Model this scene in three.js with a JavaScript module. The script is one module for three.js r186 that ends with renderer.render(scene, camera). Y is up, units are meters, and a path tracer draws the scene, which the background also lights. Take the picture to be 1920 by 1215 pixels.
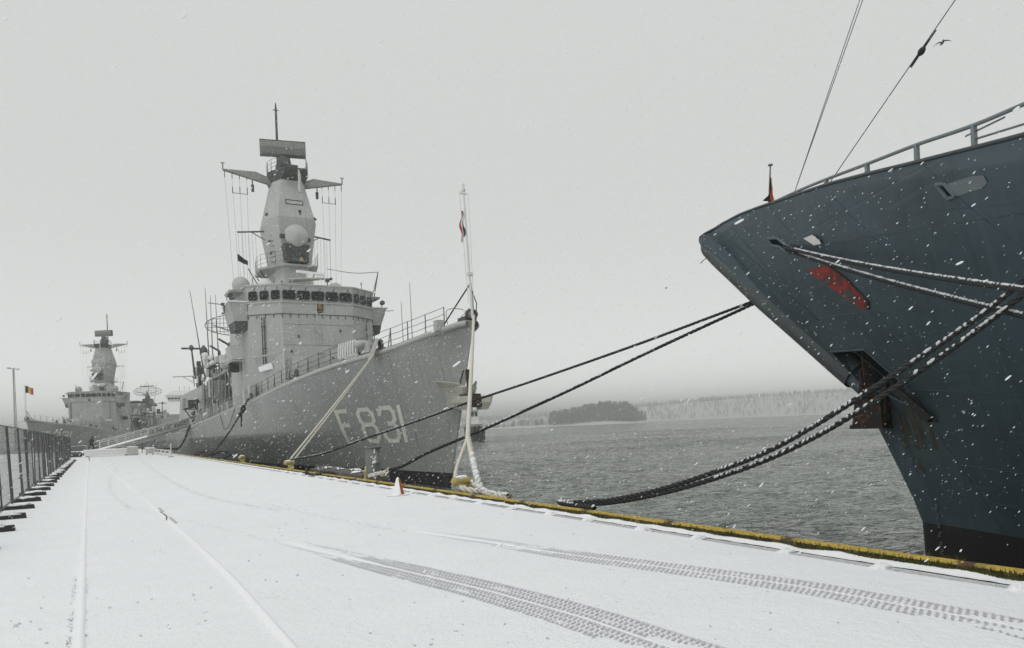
import * as THREE from 'three';
import { mergeGeometries, toCreasedNormals } from 'three/addons/utils/BufferGeometryUtils.js';
import { MarchingCubes } from 'three/addons/objects/MarchingCubes.js';
import { ImprovedNoise } from 'three/addons/math/ImprovedNoise.js';

// ------------------------------------------------------------------ camera, sky, sun, exposure
const scene = new THREE.Scene();
const IMG_W = 1920, IMG_H = 1215, FOCAL = 1400, PCX = 960, PCY = 797;   // photo pixels; principal point on the horizon (cropped picture)
const ROLL = THREE.MathUtils.degToRad(2.3), YAW = Math.atan(786.6 / FOCAL), EYE = 1.65, WATER = -2.0;
const FULL_H = 2 * PCY;
const camera = new THREE.PerspectiveCamera(2 * Math.atan(FULL_H / 2 / FOCAL) * 180 / Math.PI, IMG_W / FULL_H, 0.1, 6000);
camera.setViewOffset(IMG_W, FULL_H, 0, 0, IMG_W, IMG_H);
camera.position.set(0, EYE, 0);
camera.rotation.order = 'YXZ';
camera.rotation.set(0, -YAW, -ROLL);
scene.add(camera);
camera.updateMatrixWorld(true);

{ // overcast sky, slightly brighter overhead, bright horizon band added to offset dark haze
  const w = 64, h = 64, d = new Float32Array(w * h * 4);
  for (let j = 0; j < h; j++) for (let i = 0; i < w; i++) {
    const el = (j + 0.5) / h * Math.PI - Math.PI / 2, k = Math.max(0, Math.sin(el));
    const L = 0.67 + 0.03 * k + 0.82 * Math.exp(-Math.max(0, el) / 0.09);
    d.set([L * 0.985, L * 1.005, L * 0.99, 1], (j * w + i) * 4);
  }
  const t = new THREE.DataTexture(d, w, h, THREE.RGBAFormat, THREE.FloatType);
  t.mapping = THREE.EquirectangularReflectionMapping; t.magFilter = t.minFilter = THREE.LinearFilter; t.needsUpdate = true;
  scene.background = t; scene.environment = t;
}
const sun = new THREE.DirectionalLight(new THREE.Color(1, 0.985, 0.96), 0.78);
sun.position.set(-90, 260, 40); sun.target.position.set(10, 0, -60);
sun.castShadow = true; sun.shadow.radius = 40; sun.shadow.mapSize.set(2048, 2048);
Object.assign(sun.shadow.camera, { left: -160, right: 160, top: 160, bottom: -160, near: 1, far: 700 });
scene.add(sun, sun.target);
scene.fog = new THREE.FogExp2(0xdcdfdc, 0.0009);
const renderer = new THREE.WebGLRenderer({ antialias: true });
renderer.setSize(1024, 648);
renderer.toneMapping = THREE.LinearToneMapping; renderer.toneMappingExposure = 1.0;
renderer.shadowMap.enabled = true;

// ------------------------------------------------------------------ helpers
const V = (x, y, z) => new THREE.Vector3(x, y, z);
let seed = 7;
function rnd() { seed = (seed + 0x6D2B79F5) | 0; let t = Math.imul(seed ^ (seed >>> 15), 1 | seed); t = (t + Math.imul(t ^ (t >>> 7), 61 | t)) ^ t; return ((t ^ (t >>> 14)) >>> 0) / 4294967296; }
const rr = (a, b) => a + (b - a) * rnd();
const clamp = (x, a, b) => Math.max(a, Math.min(b, x)), mix = (a, b, t) => a + (b - a) * t;
const sstep = (a, b, x) => { const t = clamp((x - a) / (b - a), 0, 1); return t * t * (3 - 2 * t); };
function table(T) { return x => { if (x <= T[0][0]) return T[0][1]; for (let i = 1; i < T.length; i++) if (x <= T[i][0]) { const [a, b] = T[i - 1], [c, e] = T[i]; return mix(b, e, (x - a) / (c - a)); } return T[T.length - 1][1]; }; }
const perlin = new ImprovedNoise();
const noise = (x, y, z = 0) => perlin.noise(x, y, z);
const fbm = (x, y, z = 0, n = 4) => { let a = 0, s = 0.5; for (let i = 0; i < n; i++) { a += s * noise(x, y, z + i * 7.3); x *= 2.03; y *= 2.03; s *= 0.5; } return a; };

// a pixel of the photograph is a direction; the distance comes from a plane of the place
const AXF = V(Math.sin(YAW), 0, -Math.cos(YAW)), AXR = V(Math.cos(YAW), 0, Math.sin(YAW));
function ray(px, py) {
  const du = px - PCX, dv = PCY - py, c = Math.cos(ROLL), s = Math.sin(ROLL);
  return AXF.clone().addScaledVector(AXR, (du * c + dv * s) / FOCAL).add(V(0, (-du * s + dv * c) / FOCAL, 0));
}
const eye = V(0, EYE, 0);
const onX = (px, py, x) => { const d = ray(px, py); return eye.clone().addScaledVector(d, x / d.x); };
const onY = (px, py, y) => { const d = ray(px, py); return eye.clone().addScaledVector(d, (y - EYE) / d.y); };
const onZ = (px, py, z) => { const d = ray(px, py); return eye.clone().addScaledVector(d, z / d.z); };
const caster = new THREE.Raycaster();
function onMesh(px, py, mesh) { caster.set(eye, ray(px, py).normalize()); const h = caster.intersectObject(mesh, false); return h.length ? h[0] : null; }

const names = {};
function numbered(n) { names[n] = (names[n] || 0) + 1; return names[n] === 1 ? n : `${n}_${String(names[n] - 1).padStart(3, '0')}`; }
function tidy(g) {
  if (g.index) g = g.toNonIndexed();
  for (const k of Object.keys(g.attributes)) if (!['position', 'normal', 'uv'].includes(k)) g.deleteAttribute(k);
  if (!g.attributes.normal) g.computeVertexNormals();
  if (!g.attributes.uv) boxUV(g);
  return g;
}
function boxUV(g) {
  const p = g.attributes.position, n = g.attributes.normal, uv = new Float32Array(p.count * 2);
  for (let i = 0; i < p.count; i++) {
    const ax = Math.abs(n.getX(i)), ay = Math.abs(n.getY(i)), az = Math.abs(n.getZ(i));
    if (ay > ax && ay > az) { uv[2 * i] = p.getX(i); uv[2 * i + 1] = p.getZ(i); }
    else if (ax > az) { uv[2 * i] = p.getZ(i); uv[2 * i + 1] = p.getY(i); }
    else { uv[2 * i] = p.getX(i); uv[2 * i + 1] = p.getY(i); }
  }
  g.setAttribute('uv', new THREE.BufferAttribute(uv, 2)); return g;
}
function merged(list) { list = (Array.isArray(list) ? list.flat(9) : [list]).map(tidy); return list.length > 1 ? mergeGeometries(list) : list[0]; }
function add(name, geo, mat, parent = scene) {
  const m = new THREE.Mesh(merged(geo), mat); m.name = parent === scene ? numbered(name) : name;
  m.castShadow = m.receiveShadow = true; parent.add(m); return m;
}
function tag(o, label, category, group, kind) { o.userData.label = label; if (category) o.userData.category = category; if (group) o.userData.group = group; if (kind) o.userData.kind = kind; return o; }
function thing(name, label, category, pos = V(0, 0, 0), turn = 0, group) {
  const o = new THREE.Group(); o.name = numbered(name); o.position.copy(pos); o.rotation.y = turn; scene.add(o);
  return tag(o, label, category, group);
}
function struct(name, geo, mat, label, category) { const m = add(name, geo, mat); m.userData.kind = 'structure'; if (label) { m.userData.label = label; m.userData.category = category; } return m; }

// geometry makers
const box = (w, h, d, x = 0, y = 0, z = 0, ry = 0, rx = 0, rz = 0) => { const g = boxUV(new THREE.BoxGeometry(w, h, d).toNonIndexed()); if (rx) g.rotateX(rx); if (rz) g.rotateZ(rz); if (ry) g.rotateY(ry); g.translate(x, y, z); return g; };
const YUP = V(0, 1, 0);
function bar(a, b, r = 0.03, r2 = r, seg = 6) {
  const d = b.clone().sub(a), g = new THREE.CylinderGeometry(r2, r, d.length(), seg, 1);
  g.applyQuaternion(new THREE.Quaternion().setFromUnitVectors(YUP, d.normalize())); g.translate((a.x + b.x) / 2, (a.y + b.y) / 2, (a.z + b.z) / 2); return g;
}
function beam(a, b, w, h) {            // rectangular bar, h along the up side
  const d = b.clone().sub(a), L = d.length(), g = boxUV(new THREE.BoxGeometry(w, h, L).toNonIndexed()), m = new THREE.Matrix4();
  d.normalize(); const s = YUP.clone().cross(d); if (s.lengthSq() < 1e-4) s.set(1, 0, 0); s.normalize(); const u = d.clone().cross(s);
  m.makeBasis(s, u, d); g.applyMatrix4(m); g.translate((a.x + b.x) / 2, (a.y + b.y) / 2, (a.z + b.z) / 2); return g;
}
const tube = (pts, r, n = pts.length * 4, seg = 6, closed = false) => new THREE.TubeGeometry(new THREE.CatmullRomCurve3(pts, closed), n, r, seg, closed);
const poly = (pts, r, seg = 6) => pts.slice(1).map((p, i) => bar(pts[i], p, r, r, seg));
const sphere = (r, x, y, z, sx = 1, sy = 1, sz = 1, n = 14) => { const g = new THREE.SphereGeometry(r, n, Math.round(n * 0.7)); g.scale(sx, sy, sz); g.translate(x, y, z); return g; };
const cyl = (r1, r2, h, x, y, z, seg = 16) => { const g = new THREE.CylinderGeometry(r1, r2, h, seg); g.translate(x, y + h / 2, z); return g; };
function lathe(prof, seg = 20) { return new THREE.LatheGeometry(prof.map(([r, y]) => new THREE.Vector2(r, y)), seg); }
function facets(tris) {                 // flat triangles from a list of point triples or quads
  const p = []; for (const t of tris) { p.push(t[0], t[1], t[2]); if (t.length === 4) p.push(t[0], t[2], t[3]); }
  const g = new THREE.BufferGeometry().setFromPoints(p); g.computeVertexNormals(); return boxUV(g);
}
function prism(lo, yl, hi = lo, yh) {   // two plan polygons of equal length [x, z], joined
  const a = lo.map(([x, z]) => V(x, yl, z)), b = hi.map(([x, z]) => V(x, yh, z)), n = a.length, t = [];
  for (let i = 0; i < n; i++) { const j = (i + 1) % n; t.push([a[i], a[j], b[j], b[i]]); }
  for (let i = 1; i < n - 1; i++) { t.push([b[0], b[i], b[i + 1]]); t.push([a[0], a[i + 1], a[i]]); }
  return facets(t);
}
function plate(pts, n, th) {            // a plane polygon given thickness along n
  const a = pts, b = pts.map(p => p.clone().addScaledVector(n, th)), k = a.length, t = [];
  for (let i = 1; i < k - 1; i++) { t.push([a[0], a[i], a[i + 1]]); t.push([b[0], b[i + 1], b[i]]); }
  for (let i = 0; i < k; i++) { const j = (i + 1) % k; t.push([a[i], b[i], b[j], a[j]]); }
  return facets(t);
}
function lump(r, sx, sy, sz, amp = 0.25, det = 2) {
  const g = new THREE.IcosahedronGeometry(r, det), p = g.attributes.position, o = rnd() * 50;
  for (let i = 0; i < p.count; i++) { const x = p.getX(i) / r, y = p.getY(i) / r, z = p.getZ(i) / r, k = 1 + amp * noise(x * 1.7 + o, y * 1.7, z * 1.7); p.setXYZ(i, p.getX(i) * k * sx, p.getY(i) * k * sy, p.getZ(i) * k * sz); }
  g.computeVertexNormals(); return g;
}

// ------------------------------------------------------------------ textures (what surfaces are made of)
function dataTex(n, fn, srgb, metres) {
  const d = new Uint8Array(n * n * 4);
  for (let j = 0; j < n; j++) for (let i = 0; i < n; i++) { const c = fn(i / n, j / n); d.set([clamp(c[0], 0, 1) * 255, clamp(c[1], 0, 1) * 255, clamp(c[2], 0, 1) * 255, c[3] === undefined ? 255 : clamp(c[3], 0, 1) * 255], (j * n + i) * 4); }
  const t = new THREE.DataTexture(d, n, n); t.wrapS = t.wrapT = THREE.RepeatWrapping; t.magFilter = THREE.LinearFilter; t.minFilter = THREE.LinearMipmapLinearFilter; t.generateMipmaps = true;
  if (srgb) t.colorSpace = THREE.SRGBColorSpace; if (metres) t.repeat.set(1 / metres, 1 / metres); t.needsUpdate = true; return t;
}
// tileable noise: a lattice that wraps after `per` cells
const lat = new Float32Array(4096).map(() => rnd());
function tnoise(u, v, per, o = 0, pv = per) {
  const x = u * per, y = v * pv, i = Math.floor(x), j = Math.floor(y), fx = x - i, fy = y - j, sx = fx * fx * (3 - 2 * fx), sy = fy * fy * (3 - 2 * fy);
  const L = (a, b) => lat[(((a % per) + per) % per * 57 + ((b % pv) + pv) % pv * 131 + o * 911) & 4095];
  return mix(mix(L(i, j), L(i + 1, j), sx), mix(L(i, j + 1), L(i + 1, j + 1), sx), sy);
}
const tfbm = (u, v, per, o = 0, n = 4) => { let a = 0, s = 0.5, q = 0; for (let i = 0; i < n; i++) { a += s * tnoise(u, v, per, o + i); q += s; s *= 0.5; per *= 2; } return a / q; };
const paintTex = dataTex(512, (u, v) => {       // worn ship paint: blotches, runs under scuppers, small scratches
  let k = 0.86 + 0.16 * (tfbm(u, v, 6, 1) - 0.5) + 0.07 * (tfbm(u, v, 48, 2, 2) - 0.5);
  const run = tnoise(u, v, 96, 3, 5); if (run > 0.72) k -= 0.16 * (run - 0.72) / 0.28;
  const r2 = tnoise(u, v, 40, 8, 3); if (r2 > 0.8) k += 0.06;
  return [k * 1.0, k * 0.995, k * 0.985];
}, false, 9);
const hullTex = dataTex(512, (u, v) => {
  let k = 0.84 + 0.2 * (tfbm(u, v, 5, 4) - 0.5) + 0.12 * (tfbm(u, v, 64, 5, 3) - 0.5);
  const run = tnoise(u, v, 110, 6, 4); if (run > 0.7) k -= 0.22 * (run - 0.7) / 0.3;
  const w = tfbm(u, v, 8, 9); const rust = w > 0.62 ? (w - 0.62) * 0.5 : 0;
  return [k + rust * 0.15, k, k - rust * 0.2];
}, false, 14);
const blueTex = dataTex(1024, (u, v) => {        // blue-grey topsides: chalky patches, salt runs, scrapes from fenders, touched-up squares
  let k = 0.82 + 0.55 * (tfbm(u, v, 5, 60, 5) - 0.5) + 0.24 * (tfbm(u, v, 40, 61, 3) - 0.5), grey = 0;
  const run = tnoise(u, v, 150, 62, 4); if (run > 0.68) { k += 0.3 * (run - 0.68); grey += 0.25 * (run - 0.68); }
  const r2 = tnoise(u, v, 90, 63, 3); if (r2 > 0.74) k -= 0.35 * (r2 - 0.74);
  const sc = tnoise(u + 0.2 * v, v, 9, 64, 260); if (sc > 0.83 && tfbm(u, v, 6, 65) > 0.52) { k += 0.12; grey += 0.06; }
  const tx = Math.floor(u * 7), ty = Math.floor(v * 9), h = lat[(tx * 37 + ty * 101) & 4095]; if (h > 0.86) k += 0.05; if (h < 0.1) k -= 0.05;
  return [k + grey, k + grey * 0.6, k];
}, false, 12);
const plateBump = dataTex(512, (u, v) => {      // shell plating: hungry-horse dents between frames and fine weld seams
  let k = 0.5 + 0.3 * (tfbm(u, v, 8, 11, 3) - 0.5);
  const fu = (u * 4) % 1, fv = (v * 4) % 1; if (fu < 0.008) k += 0.12; if (fv < 0.008) k += 0.12;
  return [k, k, k];
}, false, 10);
const grainBump = dataTex(256, (u, v) => { const k = tfbm(u, v, 32, 13, 3); return [k, k, k]; }, false, 1.5);
const snowBump = dataTex(1024, (u, v) => {
  let k = 0.5 * tfbm(u, v, 9, 14, 4) + 0.32 * tfbm(u, v, 70, 15, 3) + 0.18 * tnoise(u, v, 400, 16);
  return [k, k, k];
}, false, 5);
const snowTex = dataTex(1024, (u, v) => {       // thin snow: here and there grains of asphalt show through
  let k = 0.955 + 0.05 * (tfbm(u, v, 12, 17) - 0.5) + 0.05 * (tnoise(u, v, 512, 18) - 0.5);
  const patch = tfbm(u, v, 7, 19, 4), sp = tnoise(u, v, 330, 20);
  if (patch > 0.62 && sp > 0.8) k -= 0.3 * (sp - 0.8) / 0.2 * sstep(0.62, 0.7, patch);
  return [k * 0.985, k, k * 1.008];
}, false, 7);
const waveBump = dataTex(1024, (u, v) => {
  let h = 0.5 * tnoise(u + 0.03 * tnoise(u, v, 12, 1), v, 18, 21, 30) + 0.27 * tnoise(u, v, 46, 22, 80) + 0.15 * tnoise(u, v, 110, 23, 190) + 0.08 * tnoise(u, v, 260, 24, 400);
  h = 1 - Math.abs(2 * h - 1); return [h, h, h];
}, false, 26);
const concreteTex = dataTex(256, (u, v) => { const k = 0.8 + 0.35 * (tfbm(u, v, 8, 25) - 0.5) + 0.15 * (tnoise(u, v, 128, 26) - 0.5); return [k, k * 0.99, k * 0.96]; }, false, 2);
const kerbTex = dataTex(512, (u, v) => {        // yellow paint flaking to rust and moss
  const a = tfbm(u, v, 14, 27, 5), b = tfbm(u, v, 30, 28, 4), f = tnoise(u, v, 200, 29);
  let c = [0.5, 0.36, 0.05];
  if (b > 0.55) c = [0.4, 0.29, 0.05];
  if (a > 0.585) c = [0.16, 0.11, 0.025]; if (a > 0.61 && b > 0.45) c = [0.09, 0.045, 0.02]; if (b < 0.38) c = [0.3, 0.22, 0.05];
  const k = 0.75 + 0.5 * f; return c.map(x => Math.pow(clamp(x * k, 0, 1), 1 / 2.2));
}, true, 2.2);
const mossTex = dataTex(512, (u, v) => {        // kerb foot: moss, dead grass, rust scale, a little yellow left
  const a = tfbm(u, v, 16, 50, 5), b = tfbm(u, v, 40, 51, 4), f = tnoise(u, v, 220, 52);
  let c = [0.085, 0.075, 0.022]; if (a > 0.53) c = [0.05, 0.055, 0.016]; if (b > 0.58) c = [0.2, 0.15, 0.03]; if (a < 0.42) c = [0.06, 0.034, 0.016];
  return c.map(x => Math.pow(clamp(x * (0.6 + 0.8 * f), 0, 1), 1 / 2.2));
}, true, 1.7);
const redTex = dataTex(256, (u, v) => {         // old red paint, rubbed through to grey and sooty in places
  const a = tfbm(u, v, 6, 70, 5), b = tfbm(u, v, 22, 71, 3), f = tnoise(u, v, 90, 72); let c = [0.3, 0.028, 0.022]; if (b > 0.55) c = [0.2, 0.022, 0.02]; if (a > 0.57) c = [0.11, 0.03, 0.026]; if (a > 0.68) c = [0.07, 0.075, 0.078];
  return c.map(x => Math.pow(clamp(x * (0.75 + 0.5 * f), 0, 1), 1 / 2.2));
}, true, 1.6);
const stainTex = dataTex(256, (u, v) => {       // rusty, weedy water runs
  const run = tnoise(u, v, 40, 73, 5), a = tfbm(u, v, 6, 74, 4); return [0.3, 0.29, 0.22, sstep(0.4, 0.85, run) * sstep(0.35, 0.65, a) * 0.3];
}, true, 2.0);
const rustTex = dataTex(256, (u, v) => {
  const a = tfbm(u, v, 10, 30, 5), f = tnoise(u, v, 120, 31); let c = [0.02, 0.017, 0.015]; if (a > 0.54) c = [0.045, 0.024, 0.014]; if (a > 0.62) c = [0.11, 0.042, 0.014];
  return c.map(x => Math.pow(x * (0.7 + 0.6 * f), 1 / 2.2));
}, true, 1.2);

// ------------------------------------------------------------------ materials
const lin = (r, g, b) => new THREE.Color().setRGB(r, g, b);
const M = (c, rough = 0.6, extra = {}) => new THREE.MeshStandardMaterial({ color: c, roughness: rough, side: THREE.DoubleSide, ...extra });
const mat = {
  grey: M(lin(0.46, 0.472, 0.46), 0.6, { map: paintTex }),
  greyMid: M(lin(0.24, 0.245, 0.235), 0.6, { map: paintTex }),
  greyDark: M(lin(0.075, 0.078, 0.076), 0.6, { map: paintTex }),
  greyLight: M(lin(0.54, 0.55, 0.53), 0.55, { map: paintTex }),
  hull: M(lin(0.4, 0.41, 0.4), 0.6, { map: hullTex, bumpMap: plateBump, bumpScale: 0.02 }),
  boot: M(lin(0.018, 0.018, 0.019), 0.5, { map: hullTex }),
  glass: new THREE.MeshPhysicalMaterial({ color: lin(0.01, 0.011, 0.013), roughness: 0.2, specularIntensity: 0.45, side: THREE.DoubleSide }),
  black: M(lin(0.018, 0.018, 0.018), 0.7),
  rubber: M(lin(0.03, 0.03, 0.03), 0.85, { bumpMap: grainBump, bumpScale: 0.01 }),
  white: M(lin(0.72, 0.72, 0.7), 0.6),
  dome: M(lin(0.5, 0.51, 0.5), 0.55, { map: paintTex }),
  number: M(lin(0.86, 0.86, 0.78), 0.6, { map: paintTex }),
  cream: M(lin(0.58, 0.565, 0.5), 0.7, { map: hullTex }),
  ropeWhite: M(lin(0.66, 0.63, 0.55), 0.9),
  ropeDark: M(lin(0.03, 0.031, 0.032), 0.85),
  wire: M(lin(0.07, 0.07, 0.07), 0.5),
  snow: M(lin(0.9, 0.915, 0.93), 0.85, { bumpMap: snowBump, bumpScale: 0.02 }),
  ground: M(lin(0.915, 0.925, 0.935), 0.85, { map: snowTex, bumpMap: snowBump, bumpScale: 0.03 }),
  yellow: M(lin(0.52, 0.44, 0.14), 0.6, { map: paintTex }),
  kerb: M(lin(1, 1, 1), 0.75, { map: kerbTex, bumpMap: grainBump, bumpScale: 0.012 }),
  mossFace: M(lin(1, 1, 1), 0.95, { map: mossTex, bumpMap: grainBump, bumpScale: 0.02 }),
  moss: M(lin(0.07, 0.068, 0.018), 0.95),
  concrete: M(lin(0.16, 0.155, 0.14), 0.9, { map: concreteTex, bumpMap: grainBump, bumpScale: 0.006 }),
  steel: M(lin(0.2, 0.205, 0.205), 0.5, { map: paintTex, metalness: 0.4 }),
  galv: M(lin(0.2, 0.205, 0.21), 0.55, { metalness: 0.3 }),
  rust: M(lin(1, 1, 1), 0.85, { map: rustTex, bumpMap: grainBump, bumpScale: 0.012 }),
  blue: M(lin(0.07, 0.106, 0.128), 0.46, { map: blueTex, bumpMap: plateBump, bumpScale: 0.025 }),
  blueRail: M(lin(0.17, 0.2, 0.21), 0.5),
  red: M(lin(1, 1, 1), 0.65, { map: redTex }),
  stain: M(lin(1, 1, 1), 0.8, { map: stainTex, transparent: true, alphaTest: 0.01 }),
  pitch: M(lin(0.006, 0.006, 0.006), 0.95),
  asphalt: M(lin(0.05, 0.05, 0.05), 0.9),
  orange: M(lin(0.42, 0.11, 0.03), 0.7, { map: paintTex }),
  canvas: M(lin(0.42, 0.41, 0.38), 0.9, { bumpMap: grainBump, bumpScale: 0.01 }),
};

// ------------------------------------------------------------------ setting: water, quay, far shores
function grid(x0, x1, z0, z1, nx, nz, fy, mx = x => x, mz = z => z) {
  const g = new THREE.BufferGeometry(), p = [], uv = [], id = [];
  for (let j = 0; j <= nz; j++) for (let i = 0; i <= nx; i++) { const x = mx(mix(x0, x1, i / nx)), z = mz(mix(z0, z1, j / nz)); p.push(x, fy(x, z), z); uv.push(x, z); }
  for (let j = 0; j < nz; j++) for (let i = 0; i < nx; i++) { const a = j * (nx + 1) + i, b = a + 1, c = a + nx + 1, d = c + 1; id.push(a, b, c, b, d, c); }
  if ((x1 - x0) * (z1 - z0) > 0) for (let k = 0; k < id.length; k += 3) { const t = id[k]; id[k] = id[k + 1]; id[k + 1] = t; }
  g.setAttribute('position', new THREE.Float32BufferAttribute(p, 3)); g.setAttribute('uv', new THREE.Float32BufferAttribute(uv, 2)); g.setIndex(id); g.computeVertexNormals();
  const n = g.attributes.normal; for (let i = 0; i < n.count; i++) if (n.getY(i) < 0) n.setXYZ(i, -n.getX(i), -n.getY(i), -n.getZ(i));
  return g;
}
const waterMat = M(lin(0.1, 0.125, 0.1), 0.12, { bumpMap: waveBump, bumpScale: 0.6 });
const wave = (x, z) => { // wind chop, crests roughly along the quay-normal
  const a = 0.8, u = x * Math.cos(a) + z * Math.sin(a), v = -x * Math.sin(a) + z * Math.cos(a);
  const r = n => 1 - Math.abs(n) * 2, gust = 0.7 + 0.9 * Math.max(-0.4, noise(x * 0.03, z * 0.045, 8));
  return WATER + gust * (0.17 * r(noise(u * 0.42, v * 0.16, 1.2)) + 0.13 * r(noise(u * 0.95, v * 0.4, 5.1)) + 0.07 * noise(u * 2.1, v * 1.0, 9.3)) - 0.12;
};
// chop as real relief out to 200 m, then the open water beyond as a flat sheet with the same ripple
const seaNear = grid(8.0, 190, 12, -240, 430, 620, wave);
const B = 3500;
const flat = (x0, x1, z0, z1, n = 1) => grid(x0, x1, z0, z1, n, n, () => WATER - 0.02);
struct('water', [seaNear, flat(190, B, 12, -240), flat(8.0, B, 400, 12), flat(-B, B, -240, -B), flat(-B, -60, -160, -240), flat(-60, 8.0, -160, -240)], waterMat, 'choppy grey-green harbour water', 'water');

const EDGE = 8.1, SLOT0 = 7.11, SLOT1 = 7.25, KERB0 = 7.42, QEND = -163;
const drift = (x, z) => 0.016 * fbm(x * 0.5, z * 0.35, 2, 4) + 0.005 * noise(x * 1.6, z * 2.8, 4) * Math.max(0, 0.3 + noise(x * 0.4, z * 0.3, 9));
struct('snowy_quay', [grid(-9, SLOT0, 3, -60, 110, 420, drift), grid(-70, -9, 40, -60, 1, 1, () => 0), grid(-9, SLOT0, 40, 3, 1, 1, () => 0), grid(-70, SLOT0, -60, QEND, 1, 1, () => 0), box(0.02, 0.3, 203, SLOT0 - 0.011, -0.16, -61.5)],
  mat.ground, 'quay paved flat and covered in thin fresh snow with wheel tracks', 'quay');
{ // strip between crane-rail slot and kerb, ragged snow bank against the kerb
  const g = grid(SLOT1, KERB0 + 0.02, 3, -90, 6, 900, (x, z) => 0.012 + 0.035 * sstep(SLOT1 + 0.02, KERB0, x) * (0.6 + noise(z * 2.2, 3, 1)) + 0.008 * noise(x * 9, z * 6, 2));
  struct('snow_strip', [g, box(0.02, 0.3, 200, SLOT1 + 0.011, -0.15, -63), box(0.17, 0.04, 70, 7.34, -0.01, -125)], mat.snow, 'narrow snow bank lying against the inside of the yellow kerb', 'snow');
}
struct('quay_wall', [box(0.88, 2.8, 203, EDGE - 0.44, -1.545, -61.5), box(0.5, 0.1, 203, 7.83, -0.09, -61.5), box(70, 2.4, 0.8, -26, -1.25, QEND + 0.4)], mat.concrete, 'concrete face of the quay dropping to the water', 'quay wall');
{ // slot with the black crane rail lying in it
  const r = thing('crane_rail', 'black sunken crane rail running along inside the yellow kerb', 'rail');
  add('slot_floor', box(0.16, 0.02, 203, 7.18, -0.16, -61.5), mat.pitch, r);
  add('rail_head', box(0.04, 0.09, 203, 7.185, -0.1, -61.5), mat.pitch, r);
}
for (let k = 0; k < 24; k++) {            // snow bridges over the slot joints, one every 1.33 m
  const z = -2.25 - 1.333 * k + rr(-0.12, 0.12);
  const w = rr(0.8, 1.2);
  const m = add('snow_bridge', lump(0.13, 1.25, 0.42, 0.75 * w, 0.5), mat.snow); m.position.set(7.19, -0.012, z);
  tag(m, 'small heap of snow bridging a joint of the sunken crane rail', 'snow heap', 'snow heaps on the crane rail joints');
}
{ // yellow steel kerb with moss
  const prof = [[7.43, -0.02], [7.45, 0.03], [7.47, 0.075], [7.5, 0.1], [7.55, 0.112], [7.6, 0.1], [7.62, 0.05], [7.62, -0.02]], p = [], uv = [], id = [], N = 600, z0 = 3, z1 = -100;
  for (let j = 0; j <= N; j++) { const z = mix(z0, z1, j / N); prof.forEach(([x, y], i) => { const w = 0.006 * noise(z * 1.3, i, 3); p.push(x + w, y + w + 0.004 * noise(z * 5, i * 3, 1), z); uv.push(i * 0.05, z); }); }
  const n = prof.length; for (let j = 0; j < N; j++) for (let i = 0; i < n - 1; i++) { const a = j * n + i; id.push(a, a + 1, a + n, a + 1, a + n + 1, a + n); }
  const mk = idx => { const g = new THREE.BufferGeometry(); g.setAttribute('position', new THREE.Float32BufferAttribute(p, 3)); g.setAttribute('uv', new THREE.Float32BufferAttribute(uv, 2)); g.setIndex(idx); g.computeVertexNormals(); return g; }, face = [], topF = []; for (let q = 0; q < id.length; q += 6) ((q / 6) % (n - 1) < 2 ? face : topF).push(...id.slice(q, q + 6));
  const k = thing('quay_kerb', 'yellow painted steel kerb with rust and moss along the quay edge', 'kerb'); k.userData.kind = 'structure';
  add('kerb_top', mk(topF), mat.kerb, k); add('kerb_foot', mk(face), mat.mossFace, k);
  const far = box(0.16, 0.1, 63, 7.53, 0.04, -131.5); add('kerb_top', far, mat.kerb, k);
  // moss and dead grass on its inner foot
  const tri = [];
  for (let i = 0; i < 9000; i++) {
    const z = -2.5 - 34 * Math.pow(rnd(), 1.4); if (fbm(z * 0.5, 1, 3) < -0.12 && rnd() < 0.7) continue;
    const h = rr(0.015, 0.06), x = rr(7.42, 7.47), y = (x - 7.425) * 1.2 + 0.01, a = rr(-0.02, 0.02), w = rr(0.004, 0.012);
    tri.push([V(x, y, z - w), V(x, y, z + w), V(x - rr(0, 0.03), y + h, z + a)]);
  }
  const ms = add('moss', facets(tri), mat.moss, k); ms.userData.kind = 'stuff';
  const st = []; for (const [z, h] of [[-7.1, 0.13], [-6.75, 0.1], [-6.3, 0.06], [-9.4, 0.05], [-4.9, 0.06], [-5.3, 0.05]]) { st.push(bar(V(7.58, 0.1, z), V(7.6, 0.1 + h, z - 0.03), 0.004, 0.002, 4)); }
  for (let i = 0; i < 60; i++) { const z = -4.6 + rr(-0.25, 0.25); st.push(bar(V(7.58, 0.09, z), V(7.58 + rr(-0.03, 0.05), 0.1 + rr(0.02, 0.06), z + rr(-0.04, 0.04)), 0.003, 0.001, 3)); }
  add('dry_weeds', st, mat.moss, k).userData.kind = 'stuff';
}

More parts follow.
